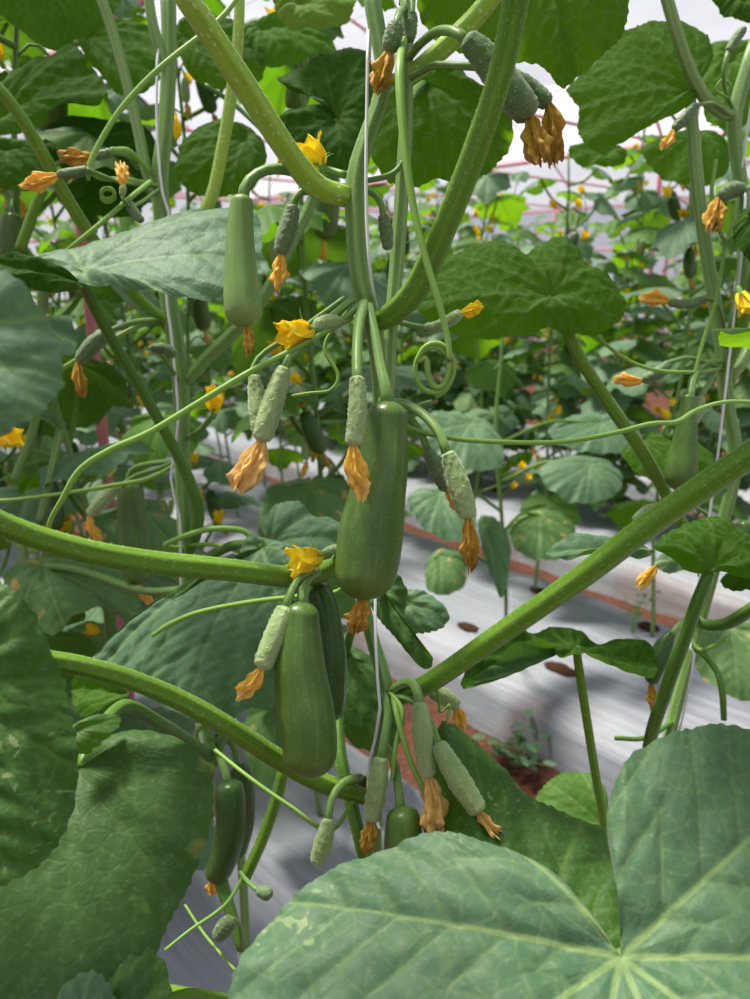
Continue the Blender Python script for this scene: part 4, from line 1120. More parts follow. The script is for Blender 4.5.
cuke(rightp, [(689, 394, .715, 13), (687, 418, .714, 19), (684, 445, .713, 26), (681, 470, .712, 32), (679, 491, .712, 28)], 'fruit', seed=71, cap1=1.0, stalk=[(723, 362, .758, 7), (706, 364, .745, 7), (694, 376, .725, 8), (690, 398, .715, 9)],
     label='small pear-shaped hanging fruit of this plant', hairs=60)
cuke(rightp, [(701, 396, .73, 8), (698, 408, .73, 12), (694, 424, .728, 8)], 'baby', baby=True, seed=72, stalk=[(723, 360, .758, 5), (712, 378, .745, 5), (701, 397, .73, 6)], wi=(26, 13, 684, 452), wm='wither')
cuke(rightp, [(672, 632, .70, 8), (664, 646, .70, 17), (656, 664, .70, 20), (651, 684, .70, 12)], 'fruit_d', seed=73, stalk=[(697, 618, .755, 6), (682, 622, .72, 6), (672, 634, .70, 7)], wi=(27, 12, 651, 720), wm='wither_b')
cuke(rightp, [(697, 104, .72, 6), (690, 112, .72, 10), (682, 121, .72, 11), (673, 130, .72, 7)], 'baby_d', baby=True, seed=74, stalk=[(733, 118, .758, 4), (714, 104, .735, 4), (697, 105, .72, 4)], wi=(24, 13, 661, 156), wm='wither')
cuke(rightp, [(745, 28, .73, 6), (738, 36, .73, 9), (728, 52, .73, 8)], 'baby_d', baby=True, seed=75, stalk=[(735, 114, .758, 4), (725, 90, .74, 4), (724, 70, .73, 5), (728, 52, .73, 5)])
cuke(rightp, [(745, 190, .71, 12), (732, 190, .71, 16), (718, 198, .71, 12)], 'baby_d', baby=True, seed=76, wi=(34, 24, 710, 234), wm='wither_b', stalk=[(742, 186, .758, 5), (752, 186, .73, 5), (744, 190, .71, 6)])
cuke(rightp, [(706, 298, .74, 6), (694, 303, .74, 9), (680, 304, .74, 9), (668, 302, .74, 7)], 'baby_d', baby=True, seed=77, stalk=[(728, 345, .758, 3), (718, 306, .745, 3), (706, 299, .74, 4)], wi=(26, 18, 642, 290), wm='wither')
cuke(rightp, [(670, 362, .72, 7), (662, 370, .72, 12), (652, 376, .72, 12), (642, 381, .72, 8)], 'baby_d', baby=True, seed=78, stalk=[(722, 368, .758, 4), (690, 358, .73, 5), (670, 362, .72, 5)], wi=(28, 15, 614, 384), wm='wither')
cuke(rightp, [(660, 505, .72, 7), (648, 512, .72, 14), (634, 522, .72, 10)], 'baby_d', seed=79, stalk=[(722, 525, .758, 4), (690, 505, .735, 4), (660, 505, .72, 5)])
cuke(rightp, [(746, 565, .72, 16), (742, 545, .72, 20), (746, 520, .72, 16)], 'fruit_d', seed=80)
cuke(rightp, [(668, 562, .73, 5), (660, 564, .73, 7), (655, 566, .73, 6)], 'baby', seed=81, wi=(26, 15, 640, 588), wm='wither', stalk=[(712, 575, .758, 4), (688, 562, .745, 4), (667, 562, .73, 4)])
blossom(rightp, P(740, 292, .70), Vector((.2, -.3, -.6)), .022, .3, 98)
for pts in [
    [(548, 296, .672, 4), (580, 320, .68, 4), (618, 354, .69, 4), (655, 370, .70, 4), (700, 372, .73, 4), (722, 368, .757, 4)],
    [(724, 252, .74, 4), (716, 300, .735, 4), (702, 345, .73, 4), (694, 380, .725, 4), (690, 420, .715, 4), (684, 436, .712, 4)],
    [(740, 190, .755, 4), (726, 240, .74, 4), (712, 200, .735, 4), (716, 160, .735, 4)],
    [(726, 640, .74, 4), (700, 650, .75, 4), (690, 636, .757, 4)],
    [(722, 96, .75, 3), (730, 86, .745, 3), (722, 80, .742, 3), (716, 90, .74, 3), (728, 98, .74, 3)],
]:
    tendril(rightp, pts, n=50)
tendril(rightp, coil(672, 430, .715, 8, 7, 2.2, 4, 0, (0, 1)), n=50)

# a low plant in the middle bed, its leaves showing between stem and right-hand leaf stalk
base_m = ground_at(506, 640, BED_TOP)
midp = thing('cucumber_plant', 'small cucumber plant with drooping spotted leaves in the open middle bed', 'plant', base_m, 'cucumber plants of the middle bed')
dm = 2.06
tube('stem', [(base_m, .006), (506, 600, dm, 4), (505, 560, dm, 4), (502, 520, dm, 4), (498, 470, dm, 4), (496, 420, dm, 4), (500, 370, dm, 3), (503, 330, dm, 3)], 'stem', midp)
for i, (c, o, m, t, fr) in enumerate([
    ((470, 424, 2.0), [(412, 424, 1.96), (430, 414, 2.0), (455, 412, 2.04), (484, 420, 2.04), (500, 436, 2.0), (504, 458, 1.95), (490, 470, 1.92), (462, 466, 1.9), (434, 452, 1.92)], 'leaf_blue', (420, 440, 1.94), 'top'),
    ((486, 524, 2.02), [(478, 520, 2.03), (490, 516, 2.04), (504, 526, 2.02), (511, 548, 1.98), (508, 574, 1.94), (502, 598, 1.92), (492, 578, 1.94), (483, 552, 1.98)], 'leaf_blue', (502, 597, 1.92), 'top'),
    ((440, 556, 2.0), [(428, 560, 2.0), (440, 549, 2.02), (456, 552, 2.02), (466, 566, 2.0), (464, 586, 1.96), (448, 594, 1.94), (430, 592, 1.94), (425, 576, 1.97)], 'leaf_spot', (440, 594, 1.94), 'top'),
    ((540, 516, 2.1), [(508, 528, 2.08), (520, 514, 2.12), (544, 510, 2.14), (566, 516, 2.12), (576, 536, 2.08), (566, 556, 2.03), (540, 560, 2.0), (518, 552, 2.02)], 'leaf_spot', (535, 560, 2.0), 'top'),
    ((590, 464, 2.0), [(540, 470, 2.0), (560, 458, 2.04), (590, 456, 2.05), (616, 466, 2.03), (622, 486, 1.98), (604, 500, 1.94), (572, 502, 1.94), (548, 488, 1.96)], 'leaf_blue', (550, 494, 1.95), 'top'),
    ((600, 424, 2.1), [(548, 430, 2.08), (572, 416, 2.13), (604, 414, 2.14), (632, 422, 2.12), (640, 440, 2.07), (620, 452, 2.03), (586, 452, 2.02), (560, 444, 2.04)], 'leaf_blue', (560, 448, 2.03), 'top'),
    ((440, 494, 1.9), [(408, 496, 1.9), (424, 488, 1.93), (450, 490, 1.93), (472, 504, 1.9), (476, 528, 1.85), (460, 542, 1.82), (432, 534, 1.83), (414, 516, 1.86)], 'leaf_blue', (462, 540, 1.82), 'top'),
]):
    lf = leaf_px(c, o, m, midp, t, front=fr, nr=24, na=110, bulge=.012, seed=120 + i, wave=.006)
    tube('petiole', [(c[0], c[1], c[2] + .003, 3), ((c[0] + 502) / 2, c[1] - 2, (c[2] + dm) / 2, 3), (502, c[1] + 18, dm, 3.5)], 'petiole', lf)
for i, (x, y) in enumerate([(520, 468), (526, 480), (512, 488)]):
    blossom(midp, P(x, y, 2.0), Vector((.2, -.4, .5)), .022, .3, 140 + i, hi=False)
    tube('flower_stalk', [(500, y + 8, dm, 1.5), (x, y, 2.0, 1.5)], 'stem', midp)

# twines
def twine(name, label, pts):
    o = tube(name, pts, 'twine', None, nseg=8, nlen=110)
    tag(o, label, 'twine', 'trellis twines')
    return o


WIRE_Z = 2.15
twine('trellis_twine', 'white twine tied along the stem of the plant with the large fruits', [(Vector((-.003, .48, WIRE_Z)), .0012), (370, -60, .487, 3.4), (368, 33, .487, 3.4), (367, 100, .487, 3.4), (366, 165, .485, 3.4), (367, 230, .485, 3.4), (372, 285, .486, 3.2),
      (380, 330, .525, 3), (390, 450, .54, 3), (378, 560, .535, 3), (375, 610, .505, 3.2), (378, 690, .492, 3.2), (381, 722, .49, 3.2), (370, 752, .495, 3.2), (370, 790, .494, 3.2), (380, 835, .49, 3.2), (384, 900, .49, 3.2), (Vector((.012, .49, BED_TOP + .002)), .001)])
twine('trellis_twine', 'white twine winding down the second plant of the front row', [(Vector((-.205, .75, WIRE_Z)), .0012), (157, -60, .765, 2.6), (157, 60, .765, 2.6), (157, 130, .765, 2.6), (162, 190, .763, 2.6), (169, 217, .763, 2.6), (166, 290, .765, 2.6), (172, 340, .765, 2.6), (178, 420, .765, 2.6),
      (171, 480, .766, 2.6), (180, 520, .768, 2.6), (181, 590, .768, 2.6), (184, 640, .768, 2.6), (205, 760, .77, 2.4), (Vector((-.16, .78, BED_TOP + .002)), .001)])
twine('trellis_twine', 'white twine beside the plant near the right edge', [(Vector((.36, .72, WIRE_Z)), .0012), (752, 100, .735, 2.6), (746, 190, .735, 2.6), (741, 260, .735, 2.6), (732, 335, .735, 2.6), (722, 420, .735, 2.6), (716, 468, .735, 2.6), (706, 540, .735, 2.6), (690, 640, .74, 2.4),
      (684, 710, .745, 2.4), (Vector((.31, .78, BED_TOP + .002)), .001)])
# ================================================================== rows of plants behind
R = random.Random(5)


def shared_leaf(seed, size, mat, droop, fold, nr, na, front='top', quilt=.0012):
    O = std_outline(size, droop, fold, .03, seed)
    V, F, uv, vein = leaf_geo((0, 0, 0), O, (0, 0, 1), (0, 1, 0), nr=nr, na=na, bulge=size * droop * .1, seed=seed, quilt=quilt, wave=.005, w0=.0045)
    return mesh_from('leaf', V, F, [MT[mat]], uv, {'vein': vein})


KINDS = ['leaf', 'leaf_blue', 'leaf_blue', 'leaf_blue', 'leaf_spot', 'leaf_bright', 'leaf']
LEAF_HI = [shared_leaf(200 + i, .118, k, .30 + .35 * R.random(), .12 * R.random(), 14, 84) for i, k in enumerate(KINDS)]


def far_leaf(seed, size, mat, droop, fold):
    me = shared_leaf(seed, size, mat, droop, fold, 6, 44)
    n = len(me.vertices)
    V = [v.co.copy() for v in me.vertices]
    F = [tuple(f.vertices) for f in me.polygons]
    uv = np.zeros((n, 2))
    for lp in me.loops:
        uv[lp.vertex_index] = me.uv_layers[0].data[lp.index].uv
    vein = [a.value for a in me.attributes['vein'].data]
    v2, f2, m2, u2, e2 = tube_geo(px([(Vector((0, 0, -.002)), .003), (Vector((0, -.04, -.06)), .004), (Vector((0, -.07, -.13)), .0045)]), nlen=5, nseg=5)
    F += [tuple(i + n for i in f) for f in f2]
    return mesh_from('leaf', V + list(v2), F, [MT[mat], MT['petiole']], np.vstack([uv, u2]), {'vein': list(vein) + list(e2)}, fmat=[0] * (len(F) - len(f2)) + [1] * len(f2))


LEAF_LO = [far_leaf(300 + i, .118, k, (.35 + .35 * R.random()), .12 * R.random()) for i, k in enumerate(KINDS)]


def two_part_blossom():
    V, F, uv, tf = blossom_geo((0, 0, 0), (0, 0, 1), .030, .35, 5, nl=6, nw=5)
    V2, F2 = calyx_geo((0, 0, 0), (0, 0, 1), .028, 5)
    n = len(V)
    V = np.vstack([V, V2])
    F = F + [tuple(i + n for i in f) for f in F2]
    return mesh_from('blossom', V, F, [MT['yellow'], MT['stem_pale']], np.vstack([np.array(uv), np.zeros((len(V2), 2))]), {'tipf': list(tf) + [0] * len(V2), 'vein': [0] * n + [0] * len(V2)},
                     fmat=[0] * (len(F) - len(F2)) + [1] * len(F2))


BLOOM = two_part_blossom()


def small_fruit(L, r, mat, seed, wm):
    pts = np.array([(0, 0, 0, r * .6), (0, .002, -L * .3, r), (0, .002, -L * .7, r * 1.05), (0, 0, -L, r * .8)])
    V, F, M, uv, tf, c, t = fruit_geo(pts, 18, 12, .6, .9, ribs=.015, seed=seed)
    a = mesh_from('cucumber', V, F, [MT[mat]], uv, {'tipf': tf})
    V, F, uv, tf = wither_geo((0, 0, -L + .001), (0.1, 0, -1), .030, .017, seed, 14, 8)
    b = mesh_from('withered_blossom', V, F, [MT[wm]], uv, {'tipf': tf})
    return a, b


FRUITS = [small_fruit(.105, .019, 'fruit', 1, 'wither'), small_fruit(.045, .008, 'baby', 2, 'wither'), small_fruit(.04, .007, 'baby', 3, 'wither_p'), small_fruit(.08, .015, 'fruit_d', 4, 'wither_b')]


def proto(h, seed, hi, zmin=.12, nb=7, nf=5):
    """One background plant standing at the origin: stem, leaves (each with its petiole), blossoms, fruits."""
    rr = random.Random(seed)
    root = bpy.data.objects.new('cucumber_plant', None)
    COL.objects.link(root)
    root.empty_display_size = .05
    sway = [rr.uniform(-.02, .02) for _ in range(4)]

    def ctr(z):
        return Vector((.022 * math.sin(z * 5 + sway[0] * 90), .022 * math.sin(z * 6.3 + sway[1] * 90), z))
    pts = [(ctr(-.01 + i * (h + .01) / 14), .0068 - .0035 * i / 14) for i in range(15)]
    V, F, M, uv, vein = tube_geo(px(pts), nlen=34 if hi else 20, nseg=10 if hi else 6, ridges=5, amp=.18, seed=seed, bumpy=.05)
    link('stem', mesh_from('stem', V, F, [MT['stem']], uv, {'vein': vein}), root)
    z, az = zmin, rr.random() * 6.28
    i = 0
    leaves = LEAF_HI if hi else LEAF_LO
    while z < h - .02:
        az += math.pi + rr.uniform(-.8, .8)
        top = z / h
        ln = rr.uniform(.10, .17) * (1 - .45 * max(0, top - .8) / .2)
        up = math.radians(rr.uniform(25, 58))
        d = Vector((math.cos(az), math.sin(az), 0))
        a = ctr(z)
        e = a + d * ln * math.cos(up) + Vector((0, 0, ln * math.sin(up)))
        m = a.lerp(e, .5) + Vector((0, 0, -.012)) + d * .006
        sz = rr.uniform(.72, 1.12) * (1 - .5 * max(0, top - .75) / .25)
        nrm = (Vector((0, 0, 1)) + d * rr.uniform(-.15, .5) + Vector((rr.uniform(-.25, .25), rr.uniform(-.25, .25), 0))).normalized()
        tip = d + Vector((0, 0, -rr.uniform(.1, .5)))
        k = rr.choice([0, 1, 2, 3, 0, 1, 2, 3, 5, 6] if top > .4 else [1, 3, 4, 0, 2, 3])
        o = bpy.data.objects.new('leaf', leaves[k])
        COL.objects.link(o)
        o.parent = root
        o.matrix_basis = Matrix.Translation(e) @ basis(nrm, tip).to_4x4() @ Matrix.Scale(sz, 4)
        if not hi:
            z += rr.uniform(.055, .085) if z > .6 else rr.uniform(.03, .05)
            i += 1
            continue
        V, F, M, uv, vein = tube_geo(px([(a, .0046), (m, .0042), (e, .0032)]), nlen=9, nseg=8, seed=seed + i)
        p = bpy.data.objects.new('petiole', mesh_from('petiole', V, F, [MT['petiole' if i % 2 else 'stem']], uv, {'vein': vein}))
        COL.objects.link(p)
        p.parent = o
        p.matrix_parent_inverse = o.matrix_basis.inverted()
        z += rr.uniform(.058, .090) if zmin < .29 else rr.uniform(.07, .115)
        i += 1
    for j in range(nb):
        zz = rr.uniform(.3, 1.0) * h
        aa = rr.random() * 6.28
        q = ctr(min(zz, h)) + Vector((math.cos(aa), math.sin(aa), 0)) * rr.uniform(.03, .07) + Vector((0, 0, rr.uniform(.0, .04)))
        o = bpy.data.objects.new('blossom', BLOOM)
        COL.objects.link(o)
        o.parent = root
        o.matrix_basis = Matrix.Translation(q) @ Matrix.Rotation(rr.random() * 6, 4, 'Z') @ Matrix.Rotation(rr.uniform(.1, 1.3), 4, 'X') @ Matrix.Scale(rr.uniform(.7, 1.15), 4)
        if not hi:
            continue
        V, F, M, uv, vein = tube_geo(px([(ctr(zz - .02), .0018), ((ctr(zz) + q) / 2, .0016), (q, .0018)]), nlen=5, nseg=5)
        s = bpy.data.objects.new('flower_stalk', mesh_from('flower_stalk', V, F, [MT['stem_pale']], uv, {'vein': vein}))
        COL.objects.link(s)
        s.parent = root
    for j in range(nf):
        zz = rr.uniform(.3, .95) * h
        aa = rr.random() * 6.28
        q = ctr(zz) + Vector((math.cos(aa), math.sin(aa), 0)) * rr.uniform(.035, .06)
        fm, wm = FRUITS[rr.choice([0, 1, 1, 2, 2, 3])]
        o = bpy.data.objects.new('cucumber', fm)
        COL.objects.link(o)
        o.parent = root
        o.matrix_basis = Matrix.Translation(q) @ Matrix.Rotation(rr.uniform(-.35, .35), 4, 'X') @ Matrix.Rotation(rr.uniform(-.35, .35), 4, 'Y')
        w = bpy.data.objects.new('withered_blossom', wm)
        COL.objects.link(w)
        w.parent = o
        if not hi:
            continue
        V, F, M, uv, vein = tube_geo(px([(ctr(zz), .002), ((ctr(zz) + q) / 2 + Vector((0, 0, .02)), .002), (q, .0022)]), nlen=6, nseg=5)
        s = bpy.data.objects.new('fruit_stalk', mesh_from('fruit_stalk', V, F, [MT['stem']], uv, {'vein': vein}))
        COL.objects.link(s)
        s.parent = root
    return root


def copy_tree(o, parent=None):
    c = o.copy()
    COL.objects.link(c)
    if parent is not None:
        c.parent = parent
        c.matrix_parent_inverse = o.matrix_parent_inverse.copy()
    for ch in o.children:
        copy_tree(ch, c)
    return c


PROTO_HI = [proto(1.66 + .07 * i, 20 + i, True, zmin=.10 + .02 * i, nb=13, nf=9) for i in range(4)]
PROTO_MID = [proto(1.40 + .09 * i, 40 + i, True, zmin=.30, nb=11) for i in range(3)]      # bare below: the bed shows under them
PROTO_LO = [proto(1.38 + .10 * i, 60 + i, False, zmin=.05, nb=16, nf=3) for i in range(4)]
used = set()


def place(protos, n, s, label, group):
    pr = R.choice(protos)
    if pr.name not in used:
        used.add(pr.name)
        o = pr
    else:
        o = copy_tree(pr)
    o.location = bedpt(n + R.uniform(-.04, .04), s + R.uniform(-.05, .05), BED_TOP)
    o.rotation_euler = (0, 0, R.random() * 6.28)
    k = R.uniform(.94, 1.05)
    o.scale = (k, k, k)
    o['label'], o['category'], o['group'] = label, 'plant', group
    return o


def proj(v):
    c = v - EYE
    d = c.dot(FWD)
    return 375 + c.dot(RGT) / d * FPX, 499.5 - c.dot(UPV) / d * FPX, d


def row(protos, n, s0, s1, step, label, group, keep=lambda x, y, d: True):
    s = s0
    while s < s1:
        x, y, d = proj(bedpt(n, s, 1.2))
        if d > .3 and -90 < x < 840 and keep(x, y, d):
            place(protos, n, s, label, group)
        s += step


row(PROTO_HI, .34, 1.06, 3.6, .33, 'leafy cucumber plant farther along the front row, beyond the second plant', 'front row, farther along')
row(PROTO_HI, .76, 1.12, 4.2, .36, 'leafy cucumber plant in the second row of the nearest mulched bed', 'second row of the nearest bed', lambda x, y, d: x < 345)
row(PROTO_MID, 1.68, 1.3, 5.5, .42, 'cucumber plant in the near row of the middle bed, small between nearer leaves', 'near row of the middle bed', lambda x, y, d: x < 330)
row(PROTO_MID, 2.08, .7, 5.0, .38, 'cucumber plant in the far row of the middle bed, small behind nearer leaves', 'far row of the middle bed')
row(PROTO_LO, 2.95, 0.15, 8, .40, 'small blurred cucumber plant in the near row of the far bed', 'near row of the far bed')
row(PROTO_LO, 3.35, 0.35, 8, .40, 'small blurred cucumber plant in the far row of the far bed', 'far row of the far bed')
row(PROTO_LO, 4.25, 0.75, 8.5, .46, 'tiny blurred cucumber plant in the near row past the far bed', 'near row past the far bed')
row(PROTO_LO, 4.75, 0.95, 8.5, .5, 'tiny blurred cucumber plant in the farther row past the far bed', 'farther row past the far bed')
row(PROTO_LO, 6.2, 1.55, 9.5, .55, 'tiny blurred cucumber plant in the most distant rows', 'most distant rows')
row(PROTO_LO, 8.2, 2.35, 9.8, .7, 'tiny blurred cucumber plant in the row along the side wall', 'row along the side wall')

# ================================================================== ground, beds
M = Mat('red soil')
ob = M.obj()
n1 = M.noise(ob, 9, 6, .6)
n2 = M.noise(ob, 70, 4, .6)
col = M.mix(M.rng(n1, .3, .7), (.070, .025, .015), (.125, .050, .032))
col = M.mix(M.math('MULTIPLY', M.rng(n2, .45, .75), .5), col, (.18, .095, .065))
MT['soil'] = M.done(M.pbr(col, .95, .15, M.bump(M.math('ADD', n2, n1), 1.0, .02)))
M = Mat('dark soil')
n2 = M.noise(M.obj(), 90, 4, .6)
MT['soil_dark'] = M.done(M.pbr(M.mix(n2, (.022, .010, .007), (.07, .03, .018)), .95, .15, M.bump(n2, 1, .01)))

M = Mat('silver mulch film')
uv = M.uv()
st_ = M.noise(M.mapping(uv, (38, 1.1, 1)), 1.0, 4, .6)
wr = M.noise(M.mapping(uv, (9, 5, 1)), 1.0, 5, .6)
dirt = M.noise(M.mapping(uv, (5, 3, 1), (4, 2, 0)), 1.0, 5, .62)
fine = M.noise(M.mapping(uv, (160, 90, 1)), 1.0, 3)
col = M.mix(M.rng(st_, .3, .7), (.175, .19, .215), (.255, .27, .30))
edgef = M.n('ShaderNodeAttribute', attribute_name='rim').outputs['Fac']
col = M.mix(M.math('MULTIPLY', M.rng(M.math('ADD', dirt, M.math('MULTIPLY', edgef, .13)), .58, .76), .5), col, (.16, .10, .075))
col = M.mix(M.math('MULTIPLY', M.rng(fine, .66, .74), .6), col, (.22, .19, .17))
sep = M.n('ShaderNodeSeparateXYZ')
M.set(sep.inputs[0], uv)
edge = M.math('ABSOLUTE', M.math('SUBTRACT', M.math('FRACT', M.math('MULTIPLY', sep.outputs[0], 1.0)), .5))
h = M.math('ADD', M.math('MULTIPLY', wr, .5), M.math('MULTIPLY', st_, .55))
MT['mulch'] = M.done(M.pbr(col, .55, .3, M.bump(h, .55, .02)))

nx = 120
xs = np.linspace(-9, 15, nx)
ys = np.linspace(-6, 18, nx)
gv = [(x, y, .012 * math.sin(x * 7 + 2 * math.sin(y * 5)) * math.sin(y * 6.1) - .012) for y in ys for x in xs]
gf = [(i * nx + j, i * nx + j + 1, (i + 1) * nx + j + 1, (i + 1) * nx + j) for i in range(nx - 1) for j in range(nx - 1)]
tag(link('floor', mesh_from('floor', gv, gf, [MT['soil']])), 'red soil ground between the beds', kind='structure')


def bed(n0, n1, s0, s1, label, row_ns, seed):
    rnd = np.random.RandomState(seed)
    w = n1 - n0
    prof = [(-.02, -.03), (0, .02), (.015, .075), (.045, .108), (.075, .116), (.082, .121), (.11, .122), (.118, .126)]
    mid = [(x, BED_TOP + .008 * math.sin(math.pi * (x - .118) / (w - .236)) - .004) for x in np.linspace(.15, w - .15, 14)]
    prof = prof + mid + [(w - x, z) for x, z in prof[::-1]]
    k = len(prof)
    m = int((s1 - s0) / .05)
    V, uv, rim = [], [], []
    ph = rnd.rand(6) * 6
    for i in range(m):
        s = s0 + (s1 - s0) * i / (m - 1)
        dn = .012 * math.sin(s * 1.7 + ph[0]) + .006 * math.sin(s * 5.1 + ph[1])
        L = 0
        for j, (x, z) in enumerate(prof):
            zz = z + .004 * math.sin(s * 9 + x * 14 + ph[2]) * (z > .1) + .003 * math.sin(s * 23 - x * 9 + ph[3]) * (z > .1)
            V.append(bedpt(n0 + x + dn, s, zz))
            uv.append((x + seed * 3.3, s))
            rim.append(max(0, 1 - min(x, w - x) / .16))
    F = [(i * k + j, (i + 1) * k + j, (i + 1) * k + j + 1, i * k + j + 1) for i in range(m - 1) for j in range(k - 1)]
    F = [f[::-1] for f in F]
    b = link('mulch_film', mesh_from('mulch_film', V, F, [MT['mulch']], uv, {'rim': rim}))
    tag(b, label, 'mulch film', 'mulched beds', 'structure')
    q = random.Random(seed)
    for rn in row_ns:
        s = s0 + .3
        while s < min(s1, 6.5):
            cx, cs = rn + q.uniform(-.03, .03), s + q.uniform(-.05, .05)
            rx, rs = q.uniform(.018, .028), q.uniform(.032, .05)
            hv, hf = [], []
            N = 18
            jt = [q.uniform(.82, 1.15) for _ in range(N)]
            for ring, (rr_, zz) in enumerate([(1.12, .0015), (1.0, .006), (.8, .003), (.4, .008)]):
                for t in range(N):
                    a = 2 * math.pi * t / N
                    hv.append(bedpt(cx + rx * rr_ * jt[t] * math.cos(a), cs + rs * rr_ * jt[t] * math.sin(a), BED_TOP + zz + .004))
            hv.append(bedpt(cx, cs, BED_TOP + .013))
            for ring in range(3):
                for t in range(N):
                    hf.append((ring * N + t, ring * N + (t + 1) % N, (ring + 1) * N + (t + 1) % N, (ring + 1) * N + t))
            for t in range(N):
                hf.append((3 * N + t, 3 * N + (t + 1) % N, 4 * N))
            x, y, d = proj(bedpt(cx, cs, BED_TOP))
            if d > .3 and -60 < x < 810 and y < 1060:
                link('planting_hole', mesh_from('planting_hole', hv, hf, [MT['soil_dark']]), b)
            s += .40
    return b


bed(.28, 1.06, -2, 9, 'silver mulch film of the nearest bed, under the lower leaves', (.42, .90), 1)
bed(1.46, 2.26, -2, 9, 'wide silver mulch film with dark planting holes across the middle of the photo', (1.68, 2.08), 2)
bed(2.55, 3.45, -1, 9, 'grey mulch film of the bed behind the open one', (2.95, 3.35), 3)
bed(3.85, 4.75, 0, 10, 'distant strip of mulch film glimpsed among blurred leaves', (4.35,), 4)


# weeds in the red path
def weed(name, label, loc, seed, nst, h, leafr, mat):
    t = thing(name, label, 'weed', loc, 'weeds in the paths')
    q = random.Random(seed)
    for i in range(nst):
        a = q.random() * 6.28
        r = q.uniform(.02, .09)
        top = Vector(loc) + Vector((math.cos(a) * r, math.sin(a) * r, h * q.uniform(.5, 1)))
        V, F, M_, uv, vein = tube_geo(px([(Vector(loc) + Vector((0, 0, -.01)), .0016), (Vector(loc).lerp(top, .5) + Vector((0, 0, .015)), .0014), (top, .001)]), nlen=7, nseg=6)
        link('stem', mesh_from('stem', V, F, [MT['stem_pale']], uv, {'vein': vein}), t)
        for k in range(4):
            c = Vector(loc).lerp(top, .45 + .18 * k) + Vector((0, 0, .01))
            d = Vector((math.cos(a + k * 2.2), math.sin(a + k * 2.2), .25)).normalized()
            n = Vector((q.uniform(-.3, .3), q.uniform(-.3, .3), 1))
            B = basis(n, d)
            O = []
            for g in range(20):
                u = 2 * math.pi * g / 20
                O.append(tuple(c + B @ Vector((math.sin(u) * leafr * .62, leafr * (1 - math.cos(u)) * 1.0, -.1 * leafr * (1 - math.cos(u)) ** 2 * .5))))
            V, F, uv, vein = leaf_geo(tuple(c + B @ Vector((0, .12 * leafr, 0))), O, tuple(B @ Vector((0, 0, 1))), tuple(d), nr=6, na=28, quilt=.0003, tooth=0, wave=.001, seed=seed + k, w0=.0015)
            link('leaf', mesh_from('leaf', V, F, [MT[mat]], uv, {'vein': vein}), t)


weed('weed', 'small weed with oval pale leaves on the red soil path', ground_at(515, 765, .0), 3, 9, .09, .016, 'leaf_blue')
weed('weed', 'thin straggly weed standing in a hole of the wide mulch film', ground_at(632, 632, BED_TOP), 5, 5, .16, .009, 'leaf')
weed('weed', 'low weed at the foot of the mulched bed behind the cucumbers', ground_at(488, 716, .0), 7, 5, .07, .011, 'leaf')

# ================================================================== the plastic house
M = Mat('greenhouse film')
tr = M.n('ShaderNodeBsdfTransparent')
tr.inputs[0].default_value = (.97, .97, 1, 1)
tl = M.n('ShaderNodeBsdfTranslucent')
tl.inputs[0].default_value = (.78, .79, .85, 1)
df = M.pbr((.80, .81, .86), .4, .4)
fold = M.noise(M.mapping(M.obj(), (.8, .8, 3)), 1.0, 3)
MT['film'] = M.done(M.mixs(M.rng(fold, .3, .7, .22, .34), tr.outputs[0], M.mixs(.35, tl.outputs[0], df)))
MT['pipe'] = plain_mat('pink red paint', (.60, .20, .23), .5, .4, .25, scale=9)
N0, N1, S0, S1 = -3.2, 11.2, -4.0, 10.5
SPAN = 4.8


def roof_z(n):
    u = ((n - N0) % SPAN) / SPAN
    return 2.35 + 1.15 * math.sin(math.pi * u) ** .8


nn = np.linspace(N0, N1, 73)
V, F = [], []
for s in np.linspace(S0, S1, 30):
    for n in nn:
        V.append(bedpt(n, s, roof_z(min(n, N1 - 1e-6)) if n < N1 - 1e-3 else 2.35))
for i in range(29):
    for j in range(72):
        F.append((i * 73 + j, i * 73 + j + 1, (i + 1) * 73 + j + 1, (i + 1) * 73 + j))
tag(link('ceiling', mesh_from('ceiling', V, F, [MT['film']])), 'milky plastic film roof of the greenhouse', kind='structure')


def wall(name, a, b, label):
    V, F = [], []
    m = 40
    for i in range(m):
        n = a[0] + (b[0] - a[0]) * i / (m - 1)
        s = a[1] + (b[1] - a[1]) * i / (m - 1)
        for k, z in enumerate((-.02, .8, 1.6, 2.35, max(2.36, roof_z(min(n, N1 - 1e-6))) - .01 if abs(b[0] - a[0]) > 1 else 2.36)):
            V.append(bedpt(n, s, z))
    for i in range(m - 1):
        for k in range(4):
            F.append((i * 5 + k, i * 5 + k + 1, i * 5 + k + 6, i * 5 + k + 5))
    tag(link(name, mesh_from(name, V, F, [MT['film']])), label, kind='structure')


wall('wall_end', (N0, S1), (N1, S1), 'milky plastic film end wall of the greenhouse')
wall('wall_far', (N1, S0), (N1, S1), 'milky plastic film side wall of the greenhouse')
wall('wall_near', (N0, S0), (N0, S1), 'milky plastic film side wall behind the camera')
wall('wall_front', (N0, S0), (N1, S0), 'milky plastic film end wall behind the camera')


def pipe(name, a, b, r):
    a, b = Vector(a), Vector(b)
    V, F, M_, uv, vein = tube_geo(px([(a, r), (a.lerp(b, .5), r), (b, r)]), nlen=6, nseg=12)
    return link(name, mesh_from(name, V, F, [MT['pipe']], uv, {'vein': vein}))


